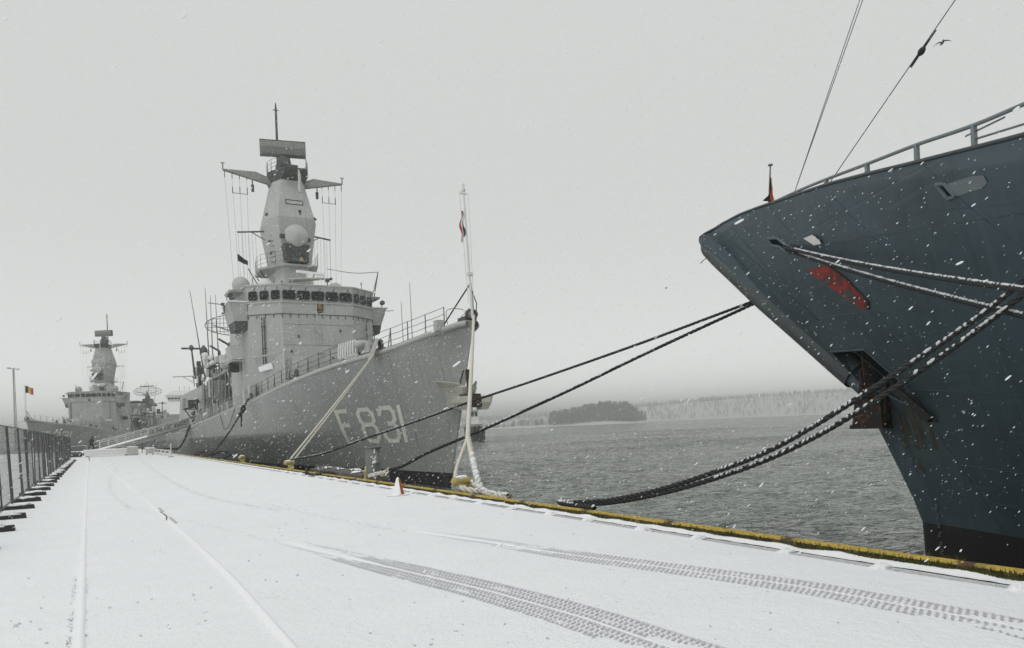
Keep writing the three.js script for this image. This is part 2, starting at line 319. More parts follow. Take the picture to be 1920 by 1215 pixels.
// railway in the quay: two snow-covered rails with flangeways
function ribbon(pts, off0, off1, y, step = 0.25, taper = 0) {       // flat strip along a ground curve, uv in metres
  if (off0 > off1) [off0, off1] = [off1, off0];
  const c = new THREE.CatmullRomCurve3(pts), L = c.getLength(), n = Math.ceil(L / step), p = [], uv = [], id = [];
  for (let i = 0; i <= n; i++) { const q = c.getPointAt(i / n), t = c.getTangentAt(i / n), s = V(-t.z, 0, t.x); const mid = (off0 + off1) / 2, tw = taper ? 0.04 + 0.96 * (1 - sstep(1 - taper, 1, i / n)) : 1; for (const [k, o0] of [off0, off1].entries()) { const o = mid + (o0 - mid) * tw; p.push(q.x + s.x * o, y + drift(q.x + s.x * o, q.z + s.z * o), q.z + s.z * o); uv.push(k ? off1 : off0, i / n * L); } }
  for (let i = 0; i < n; i++) { const a = i * 2; id.push(a, a + 1, a + 2, a + 1, a + 3, a + 2); }
  const g = new THREE.BufferGeometry(); g.setAttribute('position', new THREE.Float32BufferAttribute(p, 3)); g.setAttribute('uv', new THREE.Float32BufferAttribute(uv, 2)); g.setIndex(id); g.computeVertexNormals();
  const nn = g.attributes.normal; for (let i = 0; i < nn.count; i++) nn.setXYZ(i, 0, 1, 0);
  return g;
}
function ridge(pts, w, h, step = 0.2) {
  const c = new THREE.CatmullRomCurve3(pts), L = c.getLength(), n = Math.ceil(L / step), prof = [[-w, -0.01], [-w * 0.7, h * 0.8], [0, h], [w * 0.7, h * 0.8], [w, -0.01]], p = [], uv = [], id = [];
  for (let i = 0; i <= n; i++) { const q = c.getPointAt(i / n), t = c.getTangentAt(i / n), s = V(-t.z, 0, t.x); for (const [o, y] of prof) { const ww = o * (1 + 0.25 * noise(q.z * 1.1, o, 5)); p.push(q.x + s.x * ww, y * (1 + 0.3 * noise(q.z * 0.8, 2, o)) + drift(q.x, q.z), q.z + s.z * ww); uv.push(o, i / n * L); } }
  for (let i = 0; i < n; i++) for (let k = 0; k < 4; k++) { const a = i * 5 + k; id.push(a, a + 1, a + 5, a + 1, a + 6, a + 5); }
  const g = new THREE.BufferGeometry(); g.setAttribute('position', new THREE.Float32BufferAttribute(p, 3)); g.setAttribute('uv', new THREE.Float32BufferAttribute(uv, 2)); g.setIndex(id); g.computeVertexNormals(); return g;
}
const smear = dataTex(512, (u, v) => { const a = tfbm(u, v, 24, 40, 4), e = tnoise(u, v, 90, 41); const k = 0.55 + 0.25 * e; return [k, k, k, a * 0.7 + e * 0.5 > 0.8 ? 0.4 : 0]; }, false, 1.6);
const groove = dataTex(512, (u, v) => { const a = tfbm(u, v, 10, 42, 5), e = tnoise(u, v, 160, 43); const k = 0.42 + 0.2 * e; return [k, k, k, 0.75 * sstep(0.46, 0.66, a) * sstep(0.15, 0.6, e)]; }, false, 4.3);
const smearMat = M(lin(1, 1, 1), 0.9, { map: smear, transparent: true, alphaTest: 0.02 }), grooveMat = M(lin(1, 1, 1), 0.9, { map: groove, transparent: true, alphaTest: 0.02 });
const railL = [V(-0.14, 0, -3), V(-0.15, 0, -7), V(-0.19, 0, -15), V(-0.25, 0, -30), V(-0.31, 0, -52), V(-0.36, 0, -90)];
const railR = [V(1.28, 0, -3), V(1.29, 0, -6), V(1.35, 0, -9.4), V(1.28, 0, -17.3), V(1.19, 0, -24.6), V(0.79, 0, -50), V(0.3, 0, -90)];
for (const [pts, label, side] of [[railL, 'snow-covered railway rail nearer the mesh fence, dark flangeway beside it', -1], [railR, 'snow-covered railway rail curving away in the open quay with a bared steel spot', 1]]) {
  const r = thing('railway_rail', label, 'rail', V(0, 0, 0), 0, 'railway rails set in the quay');
  add('rail_head', ridge(pts, 0.045, 0.022), mat.snow, r);
  if (side < 0) { const fl = []; for (let i = 0; i < 900; i++) { const near2 = rnd() < 0.8, z = near2 ? -3 - 7.5 * Math.pow(rnd(), 0.8) : rr(-10, -20), right = rnd() < 0.18; if (noise(z * 1.3, 4, 1) < -0.1 && rnd() < 0.85) continue; const x = mix(-0.135, -0.2, (-z - 3) / 13) + (right ? 0.052 : -0.06 - 0.035 * Math.pow(rnd(), 2)), s = rr(0.005, 0.02), q = () => V(x + rr(-s, s) * 0.6, 0.007 + drift(x, z), z + rr(-s, s) * 1.6); fl.push([q(), q(), q()]); } add('flangeway', facets(fl), M(lin(0.16, 0.16, 0.165), 0.9), r).userData.kind = 'stuff'; } else add('flangeway', ribbon([V(1.3, 0, -15.8), V(1.28, 0, -17.3), V(1.25, 0, -20)], 0.05, 0.1, 0.006), grooveMat, r);
}
{ const c = new THREE.CatmullRomCurve3([V(1.2, 0, -17.6), V(1.235, 0, -19.2), V(1.2, 0, -20.6)]); tag(add('bare_rail_spot', ribbon([V(1.24, 0, -16.6), V(1.3, 0, -17.4), V(1.26, 0, -18.6)], -0.012, 0.012, 0.026), mat.asphalt), 'short bare dark stretch of steel on the curved railway rail', 'rail'); }

// wheel tracks pressed into the snow: tread blocks pushed through to wet asphalt
function treadTex(o) {
  return dataTex(512, (u, v) => {
    // u across 0.30 m of tread, v along 0.6 m
    const w = 0.9, x = (u - 0.5) / w + 0.5; if (x < 0 || x > 1) return [0.5, 0.5, 0.5, 0];
    const rib = Math.floor(x * 3), fx = x * 3 - rib, slant = (o ? 1 : -1) * 0.75 * fx;
    const fv = (((v * 10 + slant + rib * 0.5) % 1) + 1) % 1;
    let on = fx > 0.1 && fx < 0.9 && fv > 0.58 ? 1 : 0; if (x > 0.97 || x < 0.03) on = 1;
    const n = tnoise(u, v, 60, 44 + o), m = tfbm(u, v, 6, 47 + o, 3);
    if (n < 0.25) on = 0; if (m > 0.66 && n > 0.66) on = 1;
    const k = 0.34 + 0.42 * n; return [k, k, k * 1.01, on ? 0.07 + 0.8 * sstep(0.46, 0.72, m) * 0.42 : 0];
  }, false);
}
const breakup = dataTex(256, (u, v) => { const a = tfbm(u, v, 7, 80, 5), b = tfbm(u, v, 26, 81, 3), k = sstep(0.36, 0.62, 0.65 * a + 0.35 * b); return [k, k, k]; }, false); breakup.repeat.set(1 / 1.7, 1 / 6.1);
const tread = [0, 1].map(o => { const t = treadTex(o); t.repeat.set(1 / 0.3, 1 / 0.62); return M(lin(0.9, 0.9, 0.92), 0.9, { map: t, alphaMap: breakup, transparent: true, alphaTest: 0.01 }); });
function wheelTrack(pix, w, label, k) {
  const pts = pix.map(([x, y]) => { const q = onY(x, y, 0); q.y = 0; return q; });
  const t = thing('wheel_track', label, 'tyre track', V(0, 0, 0), 0, 'tyre tracks in the snow');
  const shift = (a, b) => { const g = ribbon(pts, a, b, 0.009, 0.15, 0.45); const uv = g.attributes.uv; for (let i = 0; i < uv.count; i++) uv.setX(i, (uv.getX(i) - a) / (b - a) * 0.3); return g; };
  add('tread_print', shift(-w / 2, -0.012), tread[0], t); const g2 = shift(0.012, w / 2), u2 = g2.attributes.uv; for (let i = 0; i < u2.count; i++) u2.setXY(i, u2.getX(i), u2.getY(i) + 0.23); add('tread_print', g2, tread[0], t);
  add('rut_edge', ridge(pts.map(p => p.clone()), 0.014, 0.012, 0.12), mat.snow, t);
}
wheelTrack([[1420, 1270], [1240, 1208], [1080, 1155], [920, 1110], [770, 1073], [620, 1037], [540, 1017]], 0.6, 'broad double tyre track running diagonally through the middle of the snow', 0);
wheelTrack([[2100, 1225], [1920, 1180], [1700, 1137], [1500, 1100], [1300, 1072], [1100, 1045], [900, 1014], [780, 997]], 0.5, 'fainter double tyre track nearer the yellow kerb', 1);
{ // turning loop by the far rails
  const t = thing('turning_track', 'thin curved tyre track looping beside the railway rails in the distance', 'tyre track', V(0, 0, 0), 0, 'tyre tracks in the snow');
  add('rut', ribbon([[205, 862], [217, 878], [205, 900], [210, 925], [245, 955]].map(p => onY(p[0], p[1], 0).setY(0)), -0.06, 0.06, 0.008), smearMat, t);
  add('rut', ribbon([[540, 1017], [430, 990], [320, 965], [240, 948]].map(p => onY(p[0], p[1], 0).setY(0)), -0.2, -0.08, 0.008), smearMat, t); add('rut', ribbon([[780, 997], [640, 973], [500, 944]].map(p => onY(p[0], p[1], 0).setY(0)), -0.2, -0.05, 0.008), smearMat, t);
  add('rut', ribbon([[262, 862], [300, 890], [345, 915], [400, 935], [520, 958]].map(p => onY(p[0], p[1], 0).setY(0)), -0.1, 0.1, 0.008), smearMat, t);
}
{ // footprints and kicked-up clods, too many and too small to pick apart
  const shape = []; for (let i = 0; i < 5; i++) { const pts = [], n = 9, ph = rr(0, 6); for (let k = 0; k < n; k++) { const a = k / n * 6.283, r = 0.5 + 0.45 * noise(Math.cos(a) + ph, Math.sin(a), i); pts.push(V(Math.cos(a) * r * (i % 2 ? 1.6 : 1), 0, Math.sin(a) * r * 0.2)); } const t = []; for (let k = 1; k < n - 1; k++) t.push([pts[0], pts[k + 1], pts[k]]); shape.push(facets(t)); }
  const g = [], put = (px, py, s) => { const p = onY(px, py, 0), q = shape[Math.floor(rnd() * 5)].clone(); q.rotateY(rr(-0.8, 0.8)); q.scale(s, 1, s); q.translate(p.x, 0.011 + drift(p.x, p.z), p.z); g.push(q); };
  for (const [x, y, s] of [[386, 1149, 0.06], [375, 1190, 0.05], [335, 1131, 0.05], [345, 1069, 0.04], [326, 1051, 0.035], [303, 1049, 0.05], [290, 1007, 0.05], [322, 1022, 0.06], [343, 1006, 0.06], [289, 998, 0.05], [192, 1056, 0.05], [275, 956, 0.09], [265, 953, 0.09], [312, 968, 0.07], [316, 971, 0.06], [340, 914, 0.16], [345, 888, 0.25], [208, 890, 0.16], [208, 912, 0.15], [238, 938, 0.12], [228, 940, 0.1], [590, 1144, 0.04], [146, 1112, 0.05], [140, 1180, 0.04]]) { put(x, y, s * 0.8); }
  for (let i = 0; i < 0; i++) { const u = rnd(); put(mix(520, 560, u) + rr(-30, 30), mix(945, 1000, u) + rr(-6, 6), rr(0.006, 0.03)); }
  for (let i = 0; i < 0; i++) put(rr(240, 700), rr(930, 1215), rr(0.004, 0.01));
  const f = add('footprints', g, M(lin(0.42, 0.425, 0.43), 0.9)); tag(f, 'scattered footprints and scuffs where dark asphalt shows through the snow', 'footprints', null, 'stuff');
  const cg = lump(1, 1, 0.6, 1, 0.6, 1), im = new THREE.InstancedMesh(cg, mat.snow, 170), m4 = new THREE.Matrix4(), qq = new THREE.Quaternion(), e = new THREE.Euler();
  for (let i = 0; i < 170; i++) {
    let px, py; const a = 0.5 * rnd() + (rnd() < 0.75 ? 0.5 : 0);
    if (a < 0.3) { px = 545 + rr(-40, 40); py = 985 + rr(-40, 40); } else if (a < 0) { const u = rnd(); px = mix(660, 770, u) + rr(-15, 15); py = mix(1085, 1140, u) + rr(-10, 10); } else if (a < 0) { px = 815 + rr(-40, 40); py = 1185 + rr(-20, 20); } else { px = rr(20, 1700); py = rr(930, 1215); }
    const p = onY(px, py, 0); if (p.x > 7) continue; const s = rr(0.004, 0.014) * (p.z < -8 ? 1.4 : 1);
    m4.compose(V(p.x, drift(p.x, p.z) + s * 0.2, p.z), qq.setFromEuler(e.set(rr(0, 6), rr(0, 6), rr(0, 6))), V(s, s, s * rr(0.6, 1.5))); im.setMatrixAt(i, m4);
  }
  im.name = 'snow_clods'; im.castShadow = im.receiveShadow = true; scene.add(im); tag(im, 'small clods of snow kicked up over the quay', 'snow', null, 'stuff');
}

// far shores
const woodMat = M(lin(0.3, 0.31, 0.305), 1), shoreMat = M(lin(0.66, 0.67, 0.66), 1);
function treeShape(k) { // a ragged spruce or bare crown built of many small faces
  const t = []; const n = 120;
  for (let i = 0; i < n; i++) { const h = rr(0.15, 1), r = (k ? 0.34 * Math.sin(Math.PI * clamp(h * 0.95, 0, 1)) : 0.26 * (1.04 - h)) * rr(0.3, 1), a = rr(0, 6.28), s = rr(0.03, 0.075), c = V(Math.cos(a) * r, h, Math.sin(a) * r); t.push([c.clone().add(V(rr(-s, s), rr(-s, s), rr(-s, s))), c.clone().add(V(rr(-s, s), rr(-s, s), rr(-s, s))), c.clone().add(V(rr(-s, s), rr(-s, s) * 1.5, rr(-s, s)))]); }
  return mergeGeometries([facets(t), tidy(bar(V(0, 0, 0), V(0, 0.8, 0), 0.02, 0.008, 4))]);
}
function wood(name, label, spots, kind, m) {
  const g = treeShape(kind), im = new THREE.InstancedMesh(g, m || woodMat, spots.length), m4 = new THREE.Matrix4(), q = new THREE.Quaternion();
  spots.forEach(([x, y, z, h], i) => { q.setFromAxisAngle(YUP, rr(0, 6)); im.setMatrixAt(i, m4.compose(V(x, y, z), q, V(h, h, h).multiplyScalar(1).setX(h * rr(0.8, 1.3)))); });
  im.name = name; scene.add(im); tag(im, label, 'wood', null, 'stuff');
}
{
  // wooded islet about 850 m off: its waterline gives the distance
  const c = onY(1085, 797.5, WATER), rt = AXR.clone(), fw = AXF.clone(), R = 88;
  const ht = u => 1.0 + 5.5 * Math.exp(-Math.pow((u - 35) / 45, 2));
  const g = new THREE.BufferGeometry(), p = [], id = [], nu = 40, nv = 10;
  for (let j = 0; j <= nv; j++) for (let i = 0; i <= nu; i++) { const u = mix(-R * 1.9, R, i / nu), v = mix(-30, 60, j / nv), e = Math.max(0, 1 - Math.pow(u < 0 ? u / (R * 1.9) : u / R, 2)) * Math.max(0, 1 - Math.pow((v - 15) / 45, 2)); const q = c.clone().addScaledVector(rt, u).addScaledVector(fw, v); p.push(q.x, WATER - 0.6 + (ht(u) + 1) * Math.sqrt(e) + 0.5 * noise(u * 0.1, v * 0.1, 1), q.z); }
  for (let j = 0; j < nv; j++) for (let i = 0; i < nu; i++) { const a = j * (nu + 1) + i; id.push(a, a + 1, a + nu + 1, a + 1, a + nu + 2, a + nu + 1); }
  g.setAttribute('position', new THREE.Float32BufferAttribute(p, 3)); g.setIndex(id); g.computeVertexNormals(); boxUV(g);
  struct('islet', g, shoreMat, 'low wooded islet across the water', 'islet');
  const sp = [], sp2 = [];
  for (let i = 0; i < 900; i++) { const u = rr(-R * 0.95, R * 0.93), v = rr(-22, 50); if (u < -34 && rnd() < 0.75) continue; const top = (u < -34 ? 7 : mix(14, 20, sstep(-34, 40, u)) * Math.sqrt(clamp((86 - u) / 26, 0.25, 1))); const q = c.clone().addScaledVector(rt, u).addScaledVector(fw, v); (rnd() < 0.5 ? sp : sp2).push([q.x, WATER + 0.8 + ht(u) * 0.4, q.z, top * rr(0.5, 1.3)]); }
  for (let i = 0; i < 130; i++) { const u = rr(-R * 1.8, -R * 0.9), v = rr(0, 40), q = c.clone().addScaledVector(rt, u).addScaledVector(fw, v); sp.push([q.x, WATER + 0.3, q.z, rr(2.5, 6)]); }
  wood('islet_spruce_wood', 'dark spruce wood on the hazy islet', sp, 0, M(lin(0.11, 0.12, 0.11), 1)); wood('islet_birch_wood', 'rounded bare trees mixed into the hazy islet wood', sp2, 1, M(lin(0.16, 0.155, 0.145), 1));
}
{
  // long wooded hill behind, about 1.5 km
  const D = 1500, g = new THREE.BufferGeometry(), p = [], id = [], nu = 120, nv = 16, sp = [];
  const prof = table([[-1500, 30], [-700, 14], [-420, 16], [-200, 17], [0, 20], [150, 26], [285, 38], [400, 46], [520, 52], [640, 56], [800, 58], [1200, 50], [1800, 30]]);
  const pt = (u, v) => { const q = eye.clone().addScaledVector(AXF, D + v).addScaledVector(AXR, u); const y = WATER - 1 + prof(u) * 0.8 * sstep(0, 170, v) * (1 - 0.4 * sstep(300, 500, v)) + 2.5 * sstep(0, 12, v) + 3 * fbm(u * 0.012, v * 0.012, 3) * sstep(10, 80, v); return V(q.x, y, q.z); };
  for (let j = 0; j <= nv; j++) for (let i = 0; i <= nu; i++) { const q = pt(mix(-1500, 1800, i / nu), mix(-6, 480, j / nv)); p.push(q.x, q.y, q.z); }
  for (let j = 0; j < nv; j++) for (let i = 0; i < nu; i++) { const a = j * (nu + 1) + i; id.push(a, a + 1, a + nu + 1, a + 1, a + nu + 2, a + nu + 1); }
  g.setAttribute('position', new THREE.Float32BufferAttribute(p, 3)); g.setIndex(id); g.computeVertexNormals(); boxUV(g);
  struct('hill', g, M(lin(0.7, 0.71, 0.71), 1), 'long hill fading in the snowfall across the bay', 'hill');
  for (let i = 0; i < 3200; i++) { const u = rr(-250, 900), v = 10 + 290 * rnd(), q = pt(u, v); sp.push([q.x, q.y - 0.5, q.z, rr(4, 12)]); }
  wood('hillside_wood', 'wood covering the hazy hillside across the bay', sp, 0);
}
{ // pier at the far left, beyond the Belgian frigate
  struct('far_pier', [box(70, 2.0, 46, -62, -1.1, -248)], mat.snow, 'snow-covered pier far behind the mesh fence', 'pier');
}

// ------------------------------------------------------------------ ships
function loft(o) {      // o.stem(y): where the hull starts; o.half(d, y, top): half breadth d metres behind the stem
  const rows = o.rows, p = [], uv = [], id = [], ns = o.ns, W = rows.length;
  for (const side of [-1, 1]) {
    const base = p.length / 3;
    for (let i = 0; i <= ns; i++) { const u = Math.pow(i / ns, o.pow || 1.9); for (let j = 0; j < W; j++) { const q = o.at(u, rows[j], side); p.push(q.x, q.y, q.z); uv.push(-q.z, q.y); } }
    for (let i = 0; i < ns; i++) for (let j = 0; j < W - 1; j++) { const a = base + i * W + j, b = a + 1, c = a + W, d = c + 1; if (o.skip && o.skip(side, p, [a, b, c, d])) continue; if (side > 0) id.push(a, c, b, b, c, d); else id.push(a, b, c, b, d, c); }
  }
  const g = new THREE.BufferGeometry(); g.setAttribute('position', new THREE.Float32BufferAttribute(p, 3)); g.setAttribute('uv', new THREE.Float32BufferAttribute(uv, 2)); g.setIndex(id); g.computeVertexNormals(); return g;
}
// --- guided-missile frigate, measured on the nearer ship: x to port, y above water, -z = metres behind the bow tip
const FR = {
  L: 122,
  stem: y => y >= 0 ? 3.9 * Math.pow(1 - clamp(y / 9.6, 0, 1), 1.05) : 3.9 - y * 0.2,
  top: table([[0, 9.6], [3.6, 9.3], [5.7, 9.06], [8.2, 8.8], [11.6, 8.57], [15.7, 8.26], [21.8, 7.75], [25.6, 7.41], [30, 6.98], [35, 6.65], [50, 5.97], [75, 5.2], [90, 4.6], [122, 4.6]]),
  deck: table([[0, 0], [0.12, 0.28], [0.5, 0.62], [1, 0.8], [2.1, 1.02], [3.6, 1.4], [5.7, 1.85], [8.3, 2.5], [12.5, 3.7], [15.5, 4.4], [22, 5.4], [28, 6.0], [36, 6.6], [45, 7.0], [60, 7.2], [90, 7.0], [122, 6.3]]),
  wl: table([[0, 0], [4, 0.4], [8, 0.8], [16, 1.4], [26, 2.2], [40, 3.5], [56, 4.6], [70, 5.2], [90, 6.2], [118, 5.4]]),
};
FR.half = (d, y, top, s = d) => {
  const st0 = FR.stem(y), dk = Math.max(0, FR.deck(d + st0) - FR.deck(st0) * (1 - sstep(0, 5, d))), wl = FR.wl(d), t = clamp(y / top, 0, 1);
  if (y < 0) return wl * (1 + 0.06 * y);
  const fl = wl + (dk - wl) * Math.pow(t, 1.35), yk = 3.6, bk = mix(wl, dk, 0.97), kn = y < yk ? mix(wl, bk, Math.pow(y / yk, 0.9)) : mix(bk, dk, (y - yk) / (top - yk));
  const r = d < 0.3 ? 0.09 * Math.sqrt(Math.max(0, 1 - Math.pow(1 - d / 0.3, 2))) : 0.09 * (1 - sstep(0.3, 3, d));
  return Math.max(r, mix(fl, kn, sstep(8, 30, d)));
};
FR.at = (u, k, side) => {          // k in -1..0 below water, 0..1 boot-top band, 1..2 up to the knuckle, 2..3 up to the deck
  const s0 = u * FR.L, top = FR.top(s0), y = k <= 0 ? k * 0.8 : k <= 1 ? k * 0.92 : k <= 2 ? mix(0.92, 3.6, k - 1) : mix(3.6, top, k - 2), st = FR.stem(y), s = st + u * (FR.L - st);
  return V(side * FR.half((s - st) * FR.L / (FR.L - st), y, FR.top(s)), y, -s);
};
FR.skin = (s, y, side, out = 0.02) => { const st = FR.stem(y), f = (ss, yy) => { const q = FR.stem(yy); return FR.half((ss - q) * FR.L / (FR.L - q), yy, FR.top(ss)); }; const b = f(s, y), nz = (f(s + 0.1, y) - b) / 0.1, ny = (f(s, y + 0.1) - b) / 0.1, n = V(side, -ny, nz).normalize(); return V(side * b, y, -s).addScaledVector(n, out); };
FR.edge = (s, side, inset = 0, up = 0) => V(side * Math.max(0, FR.deck(s) - inset), FR.top(s) + up, -s);

const GLYPH = { // strokes on a 0..1 by 0..1 field
  F: [[[0, 0], [0, 1], [0.75, 1]], [[0, 0.54], [0.6, 0.54]]],
  8: [[[0.2, 0], [0.8, 0], [1, 0.14], [1, 0.4], [0.82, 0.53], [0.18, 0.53], [0, 0.4], [0, 0.14], [0.2, 0]], [[0.18, 0.53], [0, 0.66], [0, 0.86], [0.2, 1], [0.8, 1], [1, 0.86], [1, 0.66], [0.82, 0.53]]],
  3: [[[0, 0.82], [0.05, 0.9], [0.2, 1], [0.8, 1], [1, 0.86], [1, 0.66], [0.8, 0.53], [0.5, 0.53]], [[0.8, 0.53], [1, 0.4], [1, 0.14], [0.8, 0], [0.2, 0], [0, 0.14], [0, 0.2]]],
  1: [[[0.5, 0], [0.5, 1]]],
  9: [[[0, 0.2], [0, 0.14], [0.2, 0], [0.8, 0], [1, 0.14], [1, 0.86], [0.8, 1], [0.2, 1], [0, 0.86], [0, 0.62], [0.2, 0.5], [1, 0.5]]],
};
function glyphGeo(ch, map, w, h, sw) {      // stroke ribbons laid on a surface by map(u, v)
  const tri = [];
  for (const st of GLYPH[ch]) for (let i = 0; i < st.length - 1; i++) {
    let [a, b] = [st[i], st[i + 1]].map(([x, y]) => [x * w, y * h]); const dx = b[0] - a[0], dy = b[1] - a[1], L = Math.hypot(dx, dy), ex = dx / L * sw / 2, ey = dy / L * sw / 2, nx = -ey, ny = ex, n = Math.max(1, Math.ceil(L / 0.25));
    a = [a[0] - ex * 0.8, a[1] - ey * 0.8]; b = [b[0] + ex * 0.8, b[1] + ey * 0.8];
    for (let k = 0; k < n; k++) { const q = t => [mix(a[0], b[0], t), mix(a[1], b[1], t)], p0 = q(k / n), p1 = q((k + 1) / n); tri.push([map(p0[0] - nx, p0[1] - ny, i), map(p1[0] - nx, p1[1] - ny, i), map(p1[0] + nx, p1[1] + ny, i), map(p0[0] + nx, p0[1] + ny, i)]); }
  }
  return facets(tri);
}
const L3 = (x, y, s) => V(x, y, -s);
function rail(parent, pts, h, spacing, wires, wireR = 0.014, postR = 0.028, m = mat.grey, braceAt = []) {   // stanchions each a part; wires strung between
  const c = new THREE.CatmullRomCurve3(pts), L = c.getLength(), n = Math.max(1, Math.round(L / spacing)), foot = [];
  for (let i = 0; i <= n; i++) { const q = c.getPointAt(i / n); foot.push(q); add('stanchion', [bar(q, q.clone().add(V(0, h, 0)), postR, postR * 0.8, 6), box(postR * 4, 0.05, postR * 4, q.x, q.y + 0.02, q.z)], m, parent); if (braceAt.includes(i)) add('rail_brace', bar(q.clone().add(V(0, h * 0.95, 0)), q.clone().add(V(0, 0, -0.55)), postR * 1.2), mat.greyLight, parent); }
  const g = []; for (let w = 0; w < wires; w++) { const y = h * (w + 1) / wires - 0.02; for (let i = 0; i < n; i++) { const a = foot[i].clone().add(V(0, y, 0)), b = foot[i + 1].clone().add(V(0, y, 0)), mid = a.clone().lerp(b, 0.5).add(V(0, w === wires - 1 ? -0.01 : -0.035, 0)); g.push(bar(a, mid, wireR, wireR, 4), bar(mid, b, wireR, wireR, 4)); } }
  add('guard_rail', g, m, parent);
}
function frigate(num, numSide, label, pos, turn) {
  const S = thing('frigate', label, 'warship', pos, turn, 'grey frigates moored at the quays');
  const near = numSide < 0;
  const span = (a, b, n) => Array.from({ length: n + 1 }, (_, i) => mix(a, b, i / n));
  // hull
  const hull = add('hull', [loft({ rows: [...span(1, 2, 9), ...span(2, 3, 14).slice(1)], ns: 130, at: FR.at }), plate([L3(-6.3, 4.6, 122), L3(6.3, 4.6, 122), L3(5.6, 0.9, 122), L3(-5.6, 0.9, 122)], V(0, 0, -1), 0.02)], mat.hull, S);
  add('boot_topping', loft({ rows: span(-1, 1, 6), ns: 100, at: FR.at }), mat.boot, S);
  { // deck and rounded gunwale
    const t = []; let n = 90; for (let i = 0; i < n; i++) { const a = Math.pow(i / n, 1.5) * 121.8 + 0.1, b = Math.pow((i + 1) / n, 1.5) * 121.8 + 0.1; t.push([FR.edge(a, -1, 0.05, -0.1), FR.edge(b, -1, 0.05, -0.1), FR.edge(b, 1, 0.05, -0.1), FR.edge(a, 1, 0.05, -0.1)]); }
    add('deck', facets(t), mat.greyDark, S);
    for (const sd of [-1, 1]) { const pts = []; for (let i = 0; i <= 60; i++) { const s = 0.25 + Math.pow(i / 60, 1.4) * 121; pts.push(FR.edge(s, sd, 0.16, -0.14)); } add('gunwale', tube(pts, 0.2, 240, 8), mat.greyLight, S); }
  }
  // pendant number
  [...num].forEach((ch, i) => {
    const h = near ? 2.2 : 1.75, w = ch === '1' ? 0.5 : 1.15, lead = [0, 2.75, 5.45, 7.6][i];
    for (const sd of [-1, 1]) { const map = (u, v, k = 0) => { const s = sd < 0 ? 16.1 - lead - u * 1.55 + (2.2 - v) * 0.06 : 5.6 + lead * 1.02 + u * 1.5, y = (near ? 2.92 : 5.0) + v; return FR.skin(s, y, sd, 0.025 + k * 0.0008); }; if ((near && sd < 0) || (!near && sd > 0)) add('hull_number', glyphGeo(ch, map, w, h, 0.29), mat.number, hull); }
  });
  // bow: fairlead, stem chock, anchor in its bolster
  const chock = add('bow_fairlead', [(() => { const g = new THREE.TorusGeometry(0.3, 0.1, 8, 20); g.scale(1, 0.8, 1); g.translate(0, 9.95, -0.15); return g; })(), box(0.7, 0.5, 1.0, 0, 9.6, -0.75)], mat.greyDark, S);
  add('jackstaff', [bar(L3(0, 9.7, 0.05), L3(-0.1, 17.1, 0.35), 0.085, 0.05, 8), cyl(0.12, 0.12, 0.12, -0.1, 16.9, -0.35, 8), cyl(0.07, 0.07, 0.3, -0.1, 17.0, -0.35, 8), box(0.4, 0.06, 0.1, -0.1, 16.75, -0.35), box(0.3, 0.16, 0.2, 0, 12.2, -0.14), box(0.45, 0.5, 0.3, 0, 9.95, -0.5)], mat.white, S);
  add('staff_brace', bar(L3(0, 11.7, 0.1), L3(-0.95, 9.3, 2.4), 0.045), mat.greyDark, S); add('staff_brace', bar(L3(0, 11.7, 0.1), L3(0.75, 9.5, 1.3), 0.045), mat.greyDark, S); add('staff_brace', [bar(L3(0, 11.4, 0.1), L3(0.42, 10.6, 0.3), 0.03), bar(L3(0.42, 10.6, 0.3), L3(0.4, 9.7, 0.4), 0.03)], mat.greyDark, S);
  add('halyard', [bar(L3(-0.35, 16.9, 0.35), L3(-0.18, 10.5, 0.1), 0.018), bar(L3(0.2, 16.8, 0.35), L3(0.14, 10.6, 0.1), 0.018)], mat.white, S);
  add('deck_locker', [box(0.5, 0.62, 0.5, -1.05, 9.55, -2.3), tube([L3(-0.7, 9.6, 1.9), L3(-0.7, 10.4, 1.9), L3(-0.2, 10.4, 1.2), L3(-0.15, 10.3, 0.9)], 0.03)], mat.greyLight, S);
  {
    const bol = add('anchor_bolster', [
      prism([[-0.8, -2.4], [0.8, -2.4], [0.42, -0.85], [-0.42, -0.85]], 5.62, [[-1.0, -2.7], [1.0, -2.7], [0.48, -0.75], [-0.48, -0.75]], 5.92),
      prism([[-0.6, -2.5], [0.6, -2.5], [0.28, -1.2], [-0.28, -1.2]], 4.7, [[-0.8, -2.4], [0.8, -2.4], [0.42, -0.85], [-0.42, -0.85]], 5.62),
      plate([L3(-0.46, 5.95, 0.85), L3(-1.05, 5.95, 2.7), L3(-1.3, 6.35, 2.5), L3(-0.55, 6.1, 0.9)], V(0, 1, 0), 0.06), plate([L3(0.46, 5.95, 0.85), L3(1.05, 5.95, 2.7), L3(1.3, 6.35, 2.5), L3(0.55, 6.1, 0.9)], V(0, 1, 0), 0.06)], mat.cream, S);
    add('snow_cap', (() => { const l = lump(0.4, 1.1, 0.14, 1.9, 0.3); l.translate(0, 5.96, -1.6); return l; })(), mat.snow, bol);
    const an = add('anchor', [beam(L3(0, 5.2, 0.7), L3(0, 6.9, 0.9), 0.26, 0.2), prism([[-0.5, -1.0], [0.5, -1.0], [0.42, -0.1], [-0.42, -0.1]], 4.75, [[-0.55, -1.0], [0.55, -1.0], [0.4, -0.2], [-0.4, -0.2]], 5.5)], mat.rust, S);
